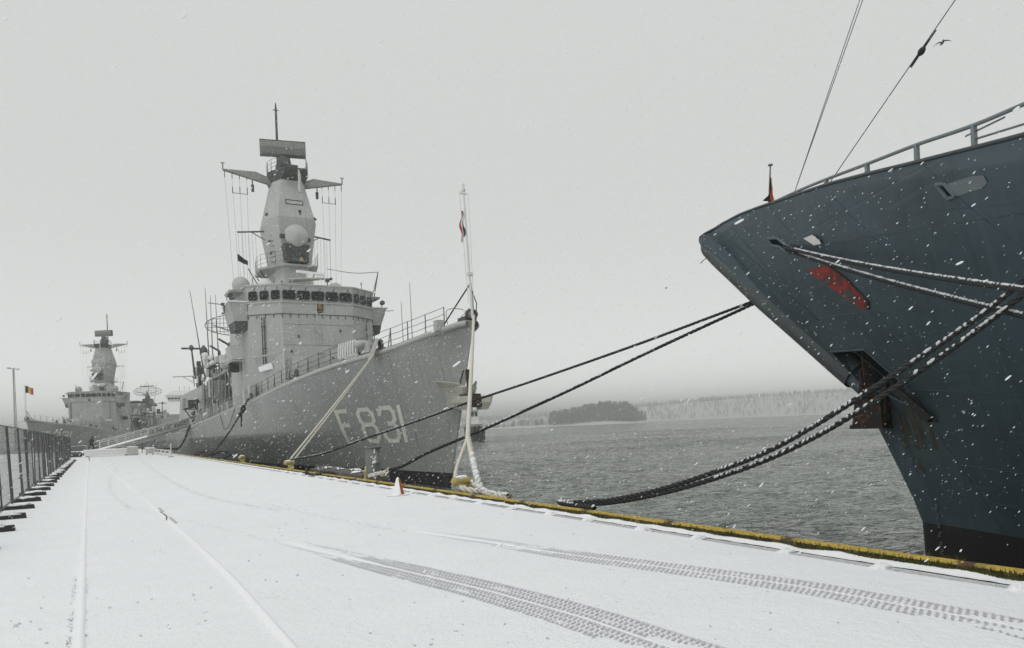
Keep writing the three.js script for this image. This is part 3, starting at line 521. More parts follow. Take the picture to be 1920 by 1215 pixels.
    for (const sd of [-1, 1]) { add('fluke', [prism([[0.35 * sd, -0.75], [1.0 * sd, -0.7], [1.22 * sd, -0.45], [1.0 * sd, -0.2], [0.35 * sd, -0.15]], 5.0, [[0.35 * sd, -0.7], [1.05 * sd, -0.68], [1.3 * sd, -0.45], [1.05 * sd, -0.25], [0.35 * sd, -0.2]], 5.38), prism([[0.35 * sd, -0.7], [0.85 * sd, -0.65], [0.95 * sd, -0.45], [0.85 * sd, -0.3], [0.35 * sd, -0.2]], 4.6, [[0.35 * sd, -0.75], [1.0 * sd, -0.7], [1.22 * sd, -0.45], [1.0 * sd, -0.2], [0.35 * sd, -0.15]], 5.0)], mat.cream, an); }
    add('sheathing', plate([L3(-0.2, 5.9, 1.9), L3(-0.14, 6.9, 1.3), L3(0.14, 6.9, 1.3), L3(0.2, 5.9, 1.9)], V(0, 0.2, 1), 0.06), mat.greyDark, S);
  }
  // guard rails forward, both sides
  for (const sd of [-1, 1]) {
    rail(S, [2.1, 5, 9, 13, 17, 22, 27, 33].map(s => FR.edge(s, sd, 0.22, 0.05)), 1.15, 1.85, 3, 0.016, 0.035, mat.greyDark, [3, 9, 11, 13]);
    rail(S, [35, 45, 55, 65, 74].map(s => FR.edge(s, sd, 0.2, 0.04)), 1.15, 1.5, 3, 0.016, 0.03, mat.greyLight);
    rail(S, [92, 105, 121].map(s => FR.edge(s, sd, 0.2, 0.04)), 1.1, 2.6, 3);
  }
  // mooring fittings and gear on the foredeck
  for (const [s, sd] of [[8.6, -1], [8.6, 1], [20.5, -1], [20.5, 1], [33, -1], [33, 1]]) { const q = FR.edge(s, sd, 0.2, 0.06), f = add('fairlead', [(() => { const g = new THREE.TorusGeometry(0.28, 0.11, 8, 16); g.rotateY(Math.PI / 2); g.translate(q.x, q.y + 0.3, q.z); return g; })(), box(0.3, 0.14, 1.0, q.x, q.y + 0.05, q.z)], mat.greyDark, S); }
  for (const [s, x] of [[13, -2.2], [13, 2.2], [24.5, -4.6], [24.5, 4.6]]) add('bitts', [-0.3, 0.3].map(o => [cyl(0.17, 0.17, 0.65, x, FR.top(s) - 0.05, -s + o, 12), cyl(0.22, 0.22, 0.08, x, FR.top(s) + 0.6, -s + o, 12)]), mat.greyDark, S);
  { // 76 mm gun
    const g = add('gun_turret', (() => { const l = lathe([[0.01, 2.35], [0.7, 2.25], [1.25, 1.85], [1.45, 1.2], [1.5, 0.5], [1.5, 0]], 24); l.translate(0.6, FR.top(22), -22.5); return l; })(), mat.grey, S);
    add('barrel', [bar(L3(0.6, FR.top(22) + 1.3, 21.2), L3(0.75, FR.top(22) + 2.2, 17.6), 0.1, 0.07, 8), bar(L3(0.6, FR.top(22) + 1.28, 21.5), L3(0.66, FR.top(22) + 1.6, 19.8), 0.2, 0.16, 10)], mat.greyDark, g);
  }
  add('life_raft', [(() => { const g = new THREE.CapsuleGeometry(0.3, 0.7, 4, 12); g.rotateZ(Math.PI / 2); g.rotateY(0.4); g.translate(-2.9, FR.top(11) + 0.75, -10.6); return g; })()], mat.greyLight, S);
  add('deck_box', box(0.12, 0.75, 1.7, -2.85, FR.top(10.4) + 0.5, -10.3), mat.greyLight, S);
  { const p = []; for (let i = 0; i < 7; i++) { const s = 11.4 + i * 0.29, q = FR.edge(s, -1, 0.12, 0); p.push(tube([q.clone().add(V(-0.02, 1.2, 0)), q.clone().add(V(-0.1, 0.7, 0.05)), q.clone().add(V(-0.08, 0.12, 0.1)), q.clone().add(V(0.06, 0.3, 0.12)), q.clone().add(V(0.1, 1.2, 0.06))], 0.062, 14, 6)); } add('rope_bundle', p, mat.white, S); }
  // low deckhouse in front of the bridge, with screens and steps
  add('deckhouse', prism([[-4.2, -27.5], [4.2, -27.5], [4.6, -32.1], [-4.6, -32.1]], 6.8, [[-4.2, -27.5], [4.2, -27.5], [4.6, -32.1], [-4.6, -32.1]], 10.1), mat.grey, S);
  add('locker_panel', [plate([L3(-3.7, 8.7, 27.46), L3(-2.4, 8.7, 27.46), L3(-2.4, 10.3, 27.46), L3(-3.7, 10.3, 27.46)], V(0, 0, 1), 0.08)], mat.greyLight, S);
  for (const sd of [-1, 1]) {
    add('bulwark_screen', plate([L3(4.3 * sd, 7.0, 27.4), L3(5.9 * sd, 6.8, 36), L3(5.9 * sd, 8.6, 36), L3(4.3 * sd, 10.6, 27.4)], V(sd, 0, 0.15), 0.06), mat.grey, S);
    add('post', bar(L3(4.35 * sd, 7.2, 27.2), L3(4.35 * sd, 11.0, 27.2), 0.1), mat.greyLight, S);
    add('platform_rail', [...poly([L3(4.4 * sd, 10.7, 28), L3(5.6 * sd, 10.7, 33), L3(5.6 * sd, 9.9, 33), L3(4.9 * sd, 9.9, 30)], 0.05), bar(L3(5.6 * sd, 10.7, 35), L3(5.6 * sd, 10.7, 33), 0.05), bar(L3(5.6 * sd, 10.7, 35), L3(5.6 * sd, 8.6, 35), 0.05)], mat.greyLight, S);
    add('snow_board', plate([L3(4.8 * sd, 9.4, 29.5), L3(5.4 * sd, 9.3, 32), L3(5.5 * sd, 9.75, 32.2), L3(4.9 * sd, 9.9, 29.6)], V(sd, 0, 0), 0.08), mat.snow, S);
    add('locker', [box(0.5, 1.75, 1.0, 6.0 * sd, 7.4, -33.4), box(0.5, 1.5, 0.9, 6.15 * sd, 7.2, -35.2)], mat.greyLight, S);
  }
  // bridge block
  const P0 = [[-3.3, -32], [3.3, -32], [5.9, -34], [6.1, -43.5], [-6.1, -43.5], [-5.9, -34]];
  const bridge = add('bridge_block', prism(P0, 6.3, P0, 15.75), mat.grey, S);
  add('window_band', prism(P0, 15.75, P0.map(([x, z]) => [x * 1.025, z + 0.06]), 17.3), mat.grey, S);
  add('bridge_roof', prism(P0.map(([x, z]) => [x * 1.04, z + 0.12]), 17.3, P0.map(([x, z]) => [x * 1.04, z + 0.12]), 17.42), mat.greyLight, S);
  add('sill_ledge', prism(P0.map(([x, z]) => [x * 1.02, z + 0.07]), 15.68, P0.map(([x, z]) => [x * 1.02, z + 0.07]), 15.76), mat.greyLight, S);
  add('spray_ledge', prism(P0.slice(0, 3).concat(P0.slice(3)).map(([x, z]) => [x * 1.012, z + 0.045]), 14.62, P0.map(([x, z]) => [x * 1.012, z + 0.045]), 14.67), mat.greyDark, S);
  const faces = [[[-3.3, -32], [3.3, -32], 5, 1.1], [[-5.9, -34], [-3.3, -32], 3, 0.78], [[3.3, -32], [5.9, -34], 3, 0.78]];
  for (const [a, b, n, w] of faces) {
    const d = V(b[0] - a[0], 0, b[1] - a[1]), L = d.length(); d.normalize(); const nn = V(-d.z, 0, d.x); if (nn.z < 0) nn.negate();
    for (let i = 0; i < n; i++) {
      const c = V(a[0], 16.38, a[1]).addScaledVector(d, L * (i + 0.5) / n).addScaledVector(nn, 0.08), h = 0.38, k = 0.1;
      const rect = (g, e) => [[-w / 2 + k, -h], [w / 2 - k, -h], [w / 2, -h + k], [w / 2, h - k], [w / 2 - k, h], [-w / 2 + k, h], [-w / 2, h - k], [-w / 2, -h + k]].map(([u, v]) => c.clone().addScaledVector(d, u * g).add(V(0, v * g, 0)).addScaledVector(nn, e));
      const wn = add('window', plate(rect(1, 0), nn, 0.03), mat.glass, S);
      const ring = rect(1.06, 0.02); add('window_frame', [...ring.map((p, j) => bar(p, ring[(j + 1) % 8], 0.035, 0.035, 4))], mat.greyDark, wn);
      add('wiper', bar(c.clone().addScaledVector(nn, 0.12).addScaledVector(d, 0.1).add(V(0, 0.42, 0)), c.clone().addScaledVector(nn, 0.1).addScaledVector(d, 0.24).add(V(0, 0.75, 0)), 0.03), mat.black, wn);
    }
    const m = Math.round(L / 0.75); for (let i = 0; i <= m; i++) { const q = V(a[0], 14.5, a[1]).addScaledVector(d, L * i / m).addScaledVector(nn, 0.02); add('bracket', beam(q.clone().add(V(0, -0.2, 0)), q.clone().add(V(0, 0.15, 0)), 0.05, 0.08), mat.greyDark, S); }
  }
  { // crest below the windows
    const sh = new THREE.Shape(); sh.moveTo(-0.3, 0.42); sh.lineTo(0.3, 0.42); sh.lineTo(0.3, -0.2); sh.quadraticCurveTo(0.2, -0.4, 0, -0.48); sh.quadraticCurveTo(-0.2, -0.4, -0.3, -0.2); sh.closePath();
    const g = new THREE.ExtrudeGeometry(sh, { depth: 0.06, bevelEnabled: false }); g.translate(0.15, 15.25, -31.93); const cr = add('crest', g, M(lin(0.03, 0.012, 0.01), 0.5), S);
    const r = new THREE.TorusGeometry(0.15, 0.05, 6, 18); r.translate(0.15, 15.32, -31.85); add('gilt_ring', [r, box(0.4, 0.07, 0.02, 0.15, 15.6, -31.86), box(0.24, 0.06, 0.02, 0.15, 14.95, -31.86), sphere(0.07, 0.15, 15.32, -31.85, 1, 1, 0.5, 8)], M(lin(0.36, 0.25, 0.08), 0.5), cr);
    add('crest_stay', bar(L3(-0.15, 14.0, 31.9), L3(-0.18, 15.6, 31.9), 0.03), mat.white, S);
  }
  add('deck_light', [tube([L3(-0.2, 13.7, 31.95), L3(-0.15, 13.2, 31.8), L3(0.05, 12.9, 31.7)], 0.06), cyl(0.17, 0.1, 0.14, 0.1, 12.7, -31.7, 10), box(0.5, 0.14, 0.2, 0.15, 11.15, -31.9)], mat.greyLight, S);
  for (const x of [-4.75, -4.95, 4.9]) add('pipe', [bar(L3(x, 7.2, 32.9), L3(x, 14.4, 32.9), 0.055), ...[9, 11.5, 13.5].map(y => box(0.2, 0.08, 0.15, x, y, -32.95))], mat.greyDark, S);
  for (const [x, y, s] of [[-1.9, 12.6, 31.95], [2.0, 13.2, 31.95], [-2.6, 11.2, 31.95], [1.2, 10.6, 31.95]]) add('wall_fitting', box(0.16, 0.22, 0.12, x, y, -s), mat.greyDark, S);
  for (let k = 1; k < 4; k++) add('plate_seam', [box(6.6, 0.018, 0.018, 0, 8 + k * 1.9, -31.99)], mat.greyDark, bridge);
  // bridge wings
  for (const sd of [-1, 1]) {
    const w = add('bridge_wing', prism([[5.95 * sd, -34.3], [7.0 * sd, -34.6], [7.2 * sd, -37.6], [5.95 * sd, -37.6]], 14.2, [[5.95 * sd, -34.1], [7.55 * sd, -34.3], [7.55 * sd, -38], [5.95 * sd, -38]], 15.9), mat.grey, S);
    add('wing_coaming', [box(1.75, 0.1, 0.14, 6.75 * sd, 15.95, -34.15), box(0.14, 0.1, 3.8, 7.55 * sd, 15.95, -36.1)], mat.snow, w);
    add('wing_bracket', prism([[5.95 * sd, -34.6], [6.9 * sd, -34.8], [7.0 * sd, -37.4], [5.95 * sd, -37.4]], 13.4, [[5.95 * sd, -34.4], [7.05 * sd, -34.7], [7.15 * sd, -37.5], [5.95 * sd, -37.5]], 14.19), mat.greyDark, w);
    add('wing_roof', [prism([[5.95 * sd, -35], [7.2 * sd, -35.4], [7.2 * sd, -38.2], [5.95 * sd, -38.2]], 17.0, [[5.95 * sd, -34.9], [7.3 * sd, -35.3], [7.3 * sd, -38.3], [5.95 * sd, -38.3]], 17.2), bar(L3(7.1 * sd, 15.9, 38), L3(7.1 * sd, 17.1, 38), 0.05)], mat.grey, w);
    add('searchlight', [cyl(0.05, 0.05, 0.7, 7.3 * sd, 15.9, -35, 6), (() => { const g = new THREE.CylinderGeometry(0.25, 0.2, 0.4, 12); g.rotateX(Math.PI / 2); g.translate(7.3 * sd, 16.55, -34.9); return g; })()], mat.greyDark, w);
    add('machine_gun', [bar(L3(7.5 * sd, 15.95, 36.5), L3(9.0 * sd, 16.05, 36.3), 0.04), box(0.5, 0.25, 0.3, 7.6 * sd, 16.0, -36.5), bar(L3(7.6 * sd, 15.2, 36.5), L3(7.6 * sd, 16, 36.5), 0.06)], mat.greyDark, w);
    // sponsons and gear under the wing
    add('sponson', [prism([[5.9 * sd, -36.5], [7.0 * sd, -37], [7.0 * sd, -39.5], [5.9 * sd, -39.5]], 10.9, [[5.9 * sd, -36.3], [7.2 * sd, -36.8], [7.2 * sd, -39.5], [5.9 * sd, -39.5]], 12.2), box(1.1, 0.1, 3.2, 6.5 * sd, 10.75, -38)], mat.greyLight, S);
    add('sponson_frame', [box(0.9, 0.8, 1.0, 6.7 * sd, 10.2, -38.2)], mat.black, S);
    add('hose', tube([L3(6.2 * sd, 13.4, 35.4), L3(6.35 * sd, 12.9, 35.3), L3(6.3 * sd, 11, 35.3), L3(6.3 * sd, 9.5, 35.3), L3(6.2 * sd, 8, 35.2)], 0.05), mat.greyLight, S);
    add('cluster_light', [0, 1, 2, 3, 4].map(i => sphere(0.13, (6.5 + 0.22 * Math.cos(i * 1.26)) * sd, 12.95 + 0.22 * Math.sin(i * 1.26), -36.6, 1, 1, 1, 8)), mat.white, S);
  }
  // roof gear
  const radome = (x, y, s, r, m, ped = 0.5) => { const g = add('radome', [sphere(r, x, y, -s, 1, 1, 1, 18), cyl(r * 0.98, r * 0.8, r * 0.9, x, y - r * 0.9, -s, 18)], m, S); add('pedestal', cyl(r * 0.5, r * 0.6, ped + 0.2, x, y - r * 0.9 - ped - 0.15, -s, 12), mat.grey, g); };
  radome(-5.5, 18.45, 39.5, 0.85, mat.dome, 0.3); radome(-2.7, 18.85, 41.5, 0.85, mat.white, 0.5); radome(3.9, 18.45, 39.5, 0.8, mat.dome, 0.2);
  add('satellite_bracket', [prism([[-6.4, -38.6], [-4.9, -38.6], [-4.9, -40.4], [-6.4, -40.4]], 17.1, [[-6.6, -38.4], [-4.8, -38.4], [-4.8, -40.6], [-6.6, -40.6]], 17.45)], mat.greyDark, S);
  add('wire_antenna', [...poly([L3(6.9, 17.4, 36), L3(7.4, 19.9, 36)], 0.05), ...poly([L3(6.6, 17.4, 35.6), L3(7.4, 19.9, 36)], 0.04), tube([L3(7.4, 19.9, 36), L3(5, 19.75, 36.5), L3(2.6, 20.2, 37.5)], 0.03, 12)], mat.greyDark, S);
  add('strut', [...poly([L3(-4.3, 17.4, 36), L3(-5.2, 19.6, 37)], 0.05), bar(L3(-4.8, 17.4, 37), L3(-4.9, 18.7, 36.7), 0.04)], mat.greyDark, S);
  for (const [x, s, h] of [[5.1, 35.5, 0.45], [5.5, 35.8, 1.3], [4.6, 35, 0.4], [6.1, 36, 0.5], [-3.0, 33, 0.35]]) add('roof_light', [bar(L3(x, 17.4, s), L3(x, 17.4 + h, s), 0.03), cyl(0.09, 0.06, 0.14, x, 17.4 + h * 0.8, -s, 8)], mat.greyDark, S);
  // mast tower
  const hex = (a, b, f, m, k) => [[-a, -f], [a, -f], [b, -m], [b * 0.9, -k], [-b * 0.9, -k], [-b, -m]];
  add('mast_base', [prism(hex(1.6, 2.3, 39.2, 40.5, 45), 17.4, hex(1.4, 2.0, 39.4, 40.6, 45), 19.0), prism(hex(1.4, 2.0, 39.4, 40.6, 45), 19.0, hex(1.2, 1.8, 39.5, 40.8, 45), 20.6)], mat.greyLight, S);
  add('mast_base_door', [plate([L3(-0.2, 17.5, 39.1), L3(1.3, 17.5, 39.1), L3(1.2, 18.9, 39.3), L3(-0.2, 18.9, 39.3)], V(0, 0, 1), 0.05), (() => { const g = new THREE.TorusGeometry(0.35, 0.07, 6, 14); g.translate(0.5, 18.2, -38.95); return g; })()], mat.greyDark, S);
  add('mast_platform', prism([[-1.4, -38.4], [1.9, -38.6], [2.4, -41], [2.3, -45.6], [-2.9, -45.6], [-3.3, -41.5]], 20.55, [[-1.45, -38.35], [1.95, -38.55], [2.45, -41], [2.35, -45.7], [-3.0, -45.7], [-3.4, -41.5]], 20.7), mat.greyLight, S);
  add('platform_truss', [[-3.2, 41.6, -1.9, 18.9, 41.8], [-3.0, 45, -1.9, 18.9, 44.5], [-3.1, 43.2, -1.9, 18.9, 43.2], [2.3, 41.2, 1.7, 19.2, 41.5], [-3.2, 41.6, -1.9, 18.9, 43.2]].map(([x, s, x2, y2, s2]) => bar(L3(x, 20.5, s), L3(x2, y2, s2), 0.05)), mat.greyDark, S);
  rail(S, [L3(-1.5, 20.7, 38.6), L3(-3.25, 20.7, 41.6), L3(-2.9, 20.7, 45.5)], 1.35, 1.0, 3, 0.014, 0.025, mat.greyDark);
  rail(S, [L3(2.0, 20.7, 38.8), L3(2.35, 20.7, 41), L3(2.25, 20.7, 45.5)], 1.3, 1.2, 3, 0.014, 0.025, mat.greyDark);
  const tower = add('mast_tower', [prism(hex(1.25, 1.85, 39.6, 41, 44.6), 20.7, hex(1.75, 2.55, 39.0, 41, 45.6), 25.6), prism(hex(1.75, 2.55, 39.0, 41, 45.6), 25.6, hex(1.05, 1.65, 40.2, 41.6, 44.4), 29.7)], mat.grey, S);
  const TS = y => mix(39.0, 40.2, (y - 25.6) / 4.1);
  add('access_panel', [...poly([L3(-0.85, 27.0, TS(27) - 0.02), L3(0.85, 27.0, TS(27) - 0.02), L3(0.85, 27.45, TS(27.45) - 0.02), L3(-0.85, 27.45, TS(27.45) - 0.02), L3(-0.85, 27.0, TS(27) - 0.02)], 0.04, 4)], mat.greyDark, tower);
  add('emblem_plate', plate([L3(0.3, 26.4, TS(26.4) - 0.01), L3(0.62, 26.4, TS(26.4) - 0.01), L3(0.5, 26.0, TS(26) - 0.01), L3(0.45, 25.85, TS(25.85) - 0.01)], V(0, 0, 1), 0.04), mat.black, tower);
  for (let i = 0; i < 8; i++) add('ladder_rung', bar(L3(-2.25, 21.2 + i * 0.55, 40.9 - 0.03 * i), L3(-1.95, 21.2 + i * 0.55, 40.5 - 0.03 * i), 0.03), mat.greyDark, tower);
  for (const [x, y, s] of [[-2.45, 26.1, 41], [2.45, 26.1, 41], [-2.3, 23.3, 41], [-2.1, 22.2, 41.2]]) add('mast_lamp', [box(0.35, 0.12, 0.25, x, y, -s), cyl(0.09, 0.09, 0.18, x, y + 0.04, -s, 8)], mat.greyDark, tower);
  // tracking radar in front of the tower
  { const d = lathe([[0.01, 0.62], [0.12, 0.6], [0.5, 0.5], [0.95, 0.25], [1.15, 0], [1.2, -0.2], [1.1, -0.45], [0.5, -0.8], [0.01, -0.85]], 28); d.rotateX(Math.PI / 2 - 0.12); d.translate(-0.2, 23.5, -38.1);
    const tr = add('tracking_radar', d, mat.dome, S); add('radar_yoke', [box(0.7, 0.35, 0.5, -1.45, 23.4, -38.4), box(0.3, 0.3, 0.5, 1.05, 23.2, -38.4), prism([[-1.2, -38.3], [0.9, -38.3], [0.9, -39.8], [-1.2, -39.8]], 21.3, [[-1.5, -37.9], [1.0, -37.9], [1.0, -39.6], [-1.5, -39.6]], 22.6), box(2.0, 0.45, 1.2, -0.1, 21.1, -38.6)], mat.greyDark, tr);
    add('horn', [box(0.36, 0.2, 0.3, 0.05, 20.95, -37.7), cyl(0.12, 0.15, 0.22, 0.05, 21.0, -37.7, 8)], M(lin(0.38, 0.28, 0.12), 0.5), tr); }
  // navigation radar under it
  { const r = add('navigation_radar', [box(3.0, 0.24, 0.3, 0.7, 19.55, -36.9, 0.25), box(0.5, 0.4, 0.5, 0.6, 19.25, -37)], mat.snow, S); add('radar_shelf', [prism([[-1.2, -37.6], [1.9, -36.2], [2.1, -36.9], [-0.9, -39.4]], 18.95, [[-1.2, -37.6], [1.9, -36.2], [2.1, -36.9], [-0.9, -39.4]], 19.1), bar(L3(-0.9, 17.4, 38), L3(-0.9, 19.0, 38), 0.08), bar(L3(0.4, 17.4, 37.8), L3(0.4, 19, 37.8), 0.06)], mat.greyLight, r); }
  add('signal_lamp', [cyl(0.05, 0.05, 1.5, 2.4, 17.4, -37, 6), box(0.35, 0.35, 0.35, 2.4, 18.95, -37), box(0.25, 0.2, 0.3, 2.75, 19.1, -37), sphere(0.2, 2.45, 17.85, -36.8)], mat.greyDark, S);
  // top platform, main radar, pole
  const topP = add('mast_head', [prism(hex(1.0, 1.5, 40.4, 41.6, 44.3), 29.7, [[-0.9, -39.3], [1.3, -39.1], [2.0, -41.4], [1.6, -44.8], [-1.6, -44.8], [-2.0, -41.6]], 30.55), prism([[-0.9, -39.3], [1.3, -39.1], [2.0, -41.4], [1.6, -44.8], [-1.6, -44.8], [-2.0, -41.6]], 30.55, [[-0.95, -39.25], [1.35, -39.05], [2.05, -41.4], [1.65, -44.9], [-1.65, -44.9], [-2.05, -41.6]], 30.7)], mat.greyDark, S);
  rail(topP, [L3(-0.9, 30.7, 39.5), L3(-1.95, 30.7, 41.6), L3(-1.5, 30.7, 44.6)], 1.2, 0.9, 3, 0.016, 0.03, mat.greyDark); rail(topP, [L3(1.3, 30.7, 39.3), L3(1.95, 30.7, 41.4), L3(1.5, 30.7, 44.6)], 1.2, 0.9, 3, 0.016, 0.03, mat.greyDark);
  add('antenna_tube', [cyl(0.16, 0.16, 1.2, 0.55, 28.9, -39.1, 10), cyl(0.2, 0.18, 0.7, 0.55, 28.2, -39.1, 10), bar(L3(0.55, 30, 39.1), L3(0.5, 30.7, 39.3), 0.1)], mat.greyLight, topP);
  add('radar_pedestal', [cyl(0.85, 1.0, 1.5, 0, 30.7, -43.2, 14), cyl(0.62, 0.8, 0.9, 0.05, 32.2, -43.4, 14), box(0.9, 0.55, 0.9, 0.85, 31.9, -43.0), box(0.55, 0.25, 0.4, -0.3, 32.0, -42.4)], mat.greyDark, S);
  { const w = 4.55, pr = [[-0.42, 0.78], [0.28, 0.78], [0.52, 0.62], [0.6, 0.0], [0.5, -0.74], [-0.42, -0.74]], t = []; const rot = g => { g.translate(0, 0, 43.5); g.rotateY(-0.2); g.translate(0, 0, -43.5); return g; }, P = (x, i) => V(x, 34.0 + pr[i][1], -43.5 + pr[i][0]); for (let i = 0; i < 6; i++) { const j = (i + 1) % 6; t.push([P(-w / 2, i), P(w / 2, i), P(w / 2, j), P(-w / 2, j)]); } for (const x of [-w / 2, w / 2]) for (let i = 1; i < 5; i++) t.push([P(x, 0), P(x, i), P(x, i + 1)]);
    const rd = add('search_radar', rot(facets(t)), mat.greyMid, S); add('radar_rim', rot(merged([box(w + 0.06, 0.06, 0.8, 0, 34.81, -43.55), ...[-1, 1].map(k => box(0.05, 1.55, 0.95, k * (w / 2 + 0.03), 34.02, -43.45))])), mat.greyDark, rd); add('lower_face', rot(plate([V(-w / 2 + 0.1, 33.32, -42.93), V(w / 2 - 0.1, 33.32, -42.93), V(w / 2 - 0.1, 34.0, -42.86), V(-w / 2 + 0.1, 34.0, -42.86)], V(0, 0, 1), 0.02)), M(lin(0.15, 0.155, 0.15), 0.6), rd); }
  add('pole_mast', [bar(L3(0, 31, 46), L3(0, 39.2, 46), 0.16, 0.12, 8), bar(L3(0, 39.2, 46), L3(0, 39.95, 46), 0.13, 0.05, 8), box(0.6, 0.06, 0.1, 0, 39.15, -46), beam(L3(0, 31, 44.5), L3(0, 31.2, 46), 0.4, 0.3)], mat.greyDark, S);
  // yards with hanging aerials and halyards
  for (const sd of [-1, 1]) {
    const y = add('yard', [plate([L3(1.2 * sd, 29.5, 42.2), L3(3.0 * sd, 30.62, 42.9), L3(6.2 * sd, 30.85, 43), L3(6.2 * sd, 30.97, 43), L3(3.0 * sd, 31.05, 42.9), L3(1.2 * sd, 30.15, 42.2)], V(0, 0, -1), 0.28), bar(L3(6.2 * sd, 30.9, 43.1), L3(6.2 * sd, 31.6, 43.1), 0.07), box(0.4, 0.06, 0.1, 6.2 * sd, 31.6, -43.1)], mat.greyMid, S);
    add('aerial', [bar(L3(3.4 * sd, 30.7, 43), L3(3.35 * sd, 29.6, 43), 0.06), cyl(0.16, 0.14, 0.7, 3.35 * sd, 28.95, -43, 10)], mat.greyDark, y);
    for (let i = 0; i < 4; i++) { const x = (3.9 + i * 0.72) * sd, x2 = (4.0 + i * 0.5) * sd; add('insulator', bar(L3(x, 30.75, 43), L3(x, 30.1, 43), 0.04), mat.black, y); add('signal_halyard', bar(L3(x, 30.1, 43), L3(x2, 17.4, 43), 0.012, 0.012, 3), mat.wire, y); if (i < 3) add('insulator', bar(L3(x, 29.3, 43), L3(x, 28.6, 43), 0.04), mat.black, y); }
    add('halyard_spreader', bar(L3(3.85 * sd, 28.6, 43), L3(5.4 * sd, 28.6, 43), 0.03), mat.wire, y);
    const y2 = add('lower_yard', [beam(L3(2.3 * sd, 24.95, 43.2), L3(4.9 * sd, 24.85, 44), 0.12, 0.14), bar(L3(2.2 * sd, 24.1, 43.4), L3(3.5 * sd, 24.85, 43.6), 0.05)], mat.greyDark, S);
    for (let i = 0; i < 6; i++) add('signal_halyard', bar(L3((3.1 + i * 0.34) * sd, 24.8, 43.9), L3((2.9 + i * 0.36) * sd, 17.4, 44), 0.012, 0.012, 3), mat.wire, y2);
  }
  // midships: recessed boat bay, funnel, hangar, air-search dish
  add('midships_house', [box(5.6, 4.6, 14, 0, 8.3, -50.5), box(12.4, 0.35, 14, 0, 10.6, -50.5)], mat.greyMid, S);  // darker grey here paints in the deep shadow amidships
  for (const sd of [-1, 1]) {
    
    add('bay_edge', [beam(L3(6.0 * sd, 8.8, 43.6), L3(6.1 * sd, 10.4, 45.4), 0.2, 0.4), box(0.25, 4.2, 0.35, 6.0 * sd, 8.3, -57), box(0.25, 4.2, 0.25, 6.0 * sd, 8.3, -52)], mat.grey, S);
    const boat = add('work_boat', [(() => { const g = new THREE.CapsuleGeometry(0.75, 4.2, 6, 14); g.rotateX(Math.PI / 2); g.scale(1, 0.75, 1); g.translate(5.3 * sd, 11.7, -49.5); return g; })()], mat.greyLight, S);
    add('boat_cover', prism([[4.7 * sd, -47.5], [5.9 * sd, -47.5], [5.9 * sd, -51.6], [4.7 * sd, -51.6]], 12.0, [[5.1 * sd, -48], [5.5 * sd, -48], [5.5 * sd, -51], [5.1 * sd, -51]], 12.9), mat.canvas, boat);
    add('davit', [...poly([L3(5.6 * sd, 10.8, 46.5), L3(5.8 * sd, 13.4, 46.5), L3(6.8 * sd, 14.0, 46.5)], 0.12), ...poly([L3(5.6 * sd, 10.8, 53), L3(5.8 * sd, 13.4, 53), L3(6.8 * sd, 14.0, 53)], 0.12)], mat.greyDark, S);
    for (let i = 0; i < 3; i++) { const g = new THREE.CapsuleGeometry(0.33, 0.75, 4, 10); g.rotateX(Math.PI / 2); g.translate(6.2 * sd, 12.3 + (i % 2) * 0.75, -56 - i * 1.1); add('raft_canister', g, mat.white, S); }
    add('raft_rack', [box(0.8, 0.12, 4, 6.1 * sd, 11.9, -57), ...[55.4, 57, 58.6].map(s => box(0.08, 1.5, 0.08, 6.1 * sd, 12.4, -s))], mat.greyDark, S);
    // whip aerials
    for (const [x0, x1, y1, s] of [[6.6, 7.9, 21.5, 60], [6.4, 6.55, 21.3, 57], [5.6, 5.6, 21, 60], [5.2, 5.3, 20.7, 58]]) add('whip_aerial', [bar(L3(x0 * sd, 10.9, s), L3(x1 * sd, y1, s), 0.085, 0.025, 5), cyl(0.13, 0.13, 0.5, x0 * sd, 10.7, -s, 8)], mat.greyDark, S);
    // sensor platform, dome and antennas abaft the boats
    add('sensor_dome', [(() => { const g = new THREE.CapsuleGeometry(0.55, 0.9, 6, 14); g.translate(6.2 * sd, 13.2, -62); return g; })()], mat.white, S);
    add('director', [box(0.8, 1.6, 0.8, 6.4 * sd, 12.6, -65.5), lathe([[0.5, 0], [0.45, 0.6], [0.1, 1.1], [0.01, 1.15]], 12).translate(6.1 * sd, 14.2, -64), bar(L3(6.9 * sd, 11.5, 67), L3(7.2 * sd, 15.3, 67), 0.16, 0.1), box(2.4, 0.22, 0.25, 7.2 * sd, 15.2, -67), sphere(0.3, 7.2 * sd, 15.3, -67, 1, 1.3, 1, 8)], mat.greyDark, S);
    add('outboard_platform', [box(1.8, 0.14, 4, 7.0 * sd, 7.6, -72), ...[70.2, 72, 73.8].map(s => bar(L3(7.8 * sd, 7.6, s), L3(7.8 * sd, 8.9, s), 0.04)), beam(L3(7.8 * sd, 8.9, 70), L3(7.8 * sd, 8.9, 74), 0.06, 0.06), box(1.0, 1.1, 1.2, 6.9 * sd, 8.2, -71.5), bar(L3(7.9 * sd, 7.5, 71), L3(6.6 * sd, 5.4, 71), 0.08)], mat.greyDark, S);
    add('boom', [bar(L3(6.2 * sd, 11.6, 66), L3(9.6 * sd, 11.5, 66.5), 0.07), bar(L3(6.4 * sd, 10.2, 66), L3(8.4 * sd, 11.5, 66.3), 0.05)], mat.greyLight, S);
    add('torpedo_tube', [0, 1].map(i => { const g = new THREE.CylinderGeometry(0.3, 0.3, 3.2, 10); g.rotateX(Math.PI / 2); g.translate(6.0 * sd, 6.6 + i * 0.6, -77 - i * 0.4); return g; }), mat.greyDark, S);
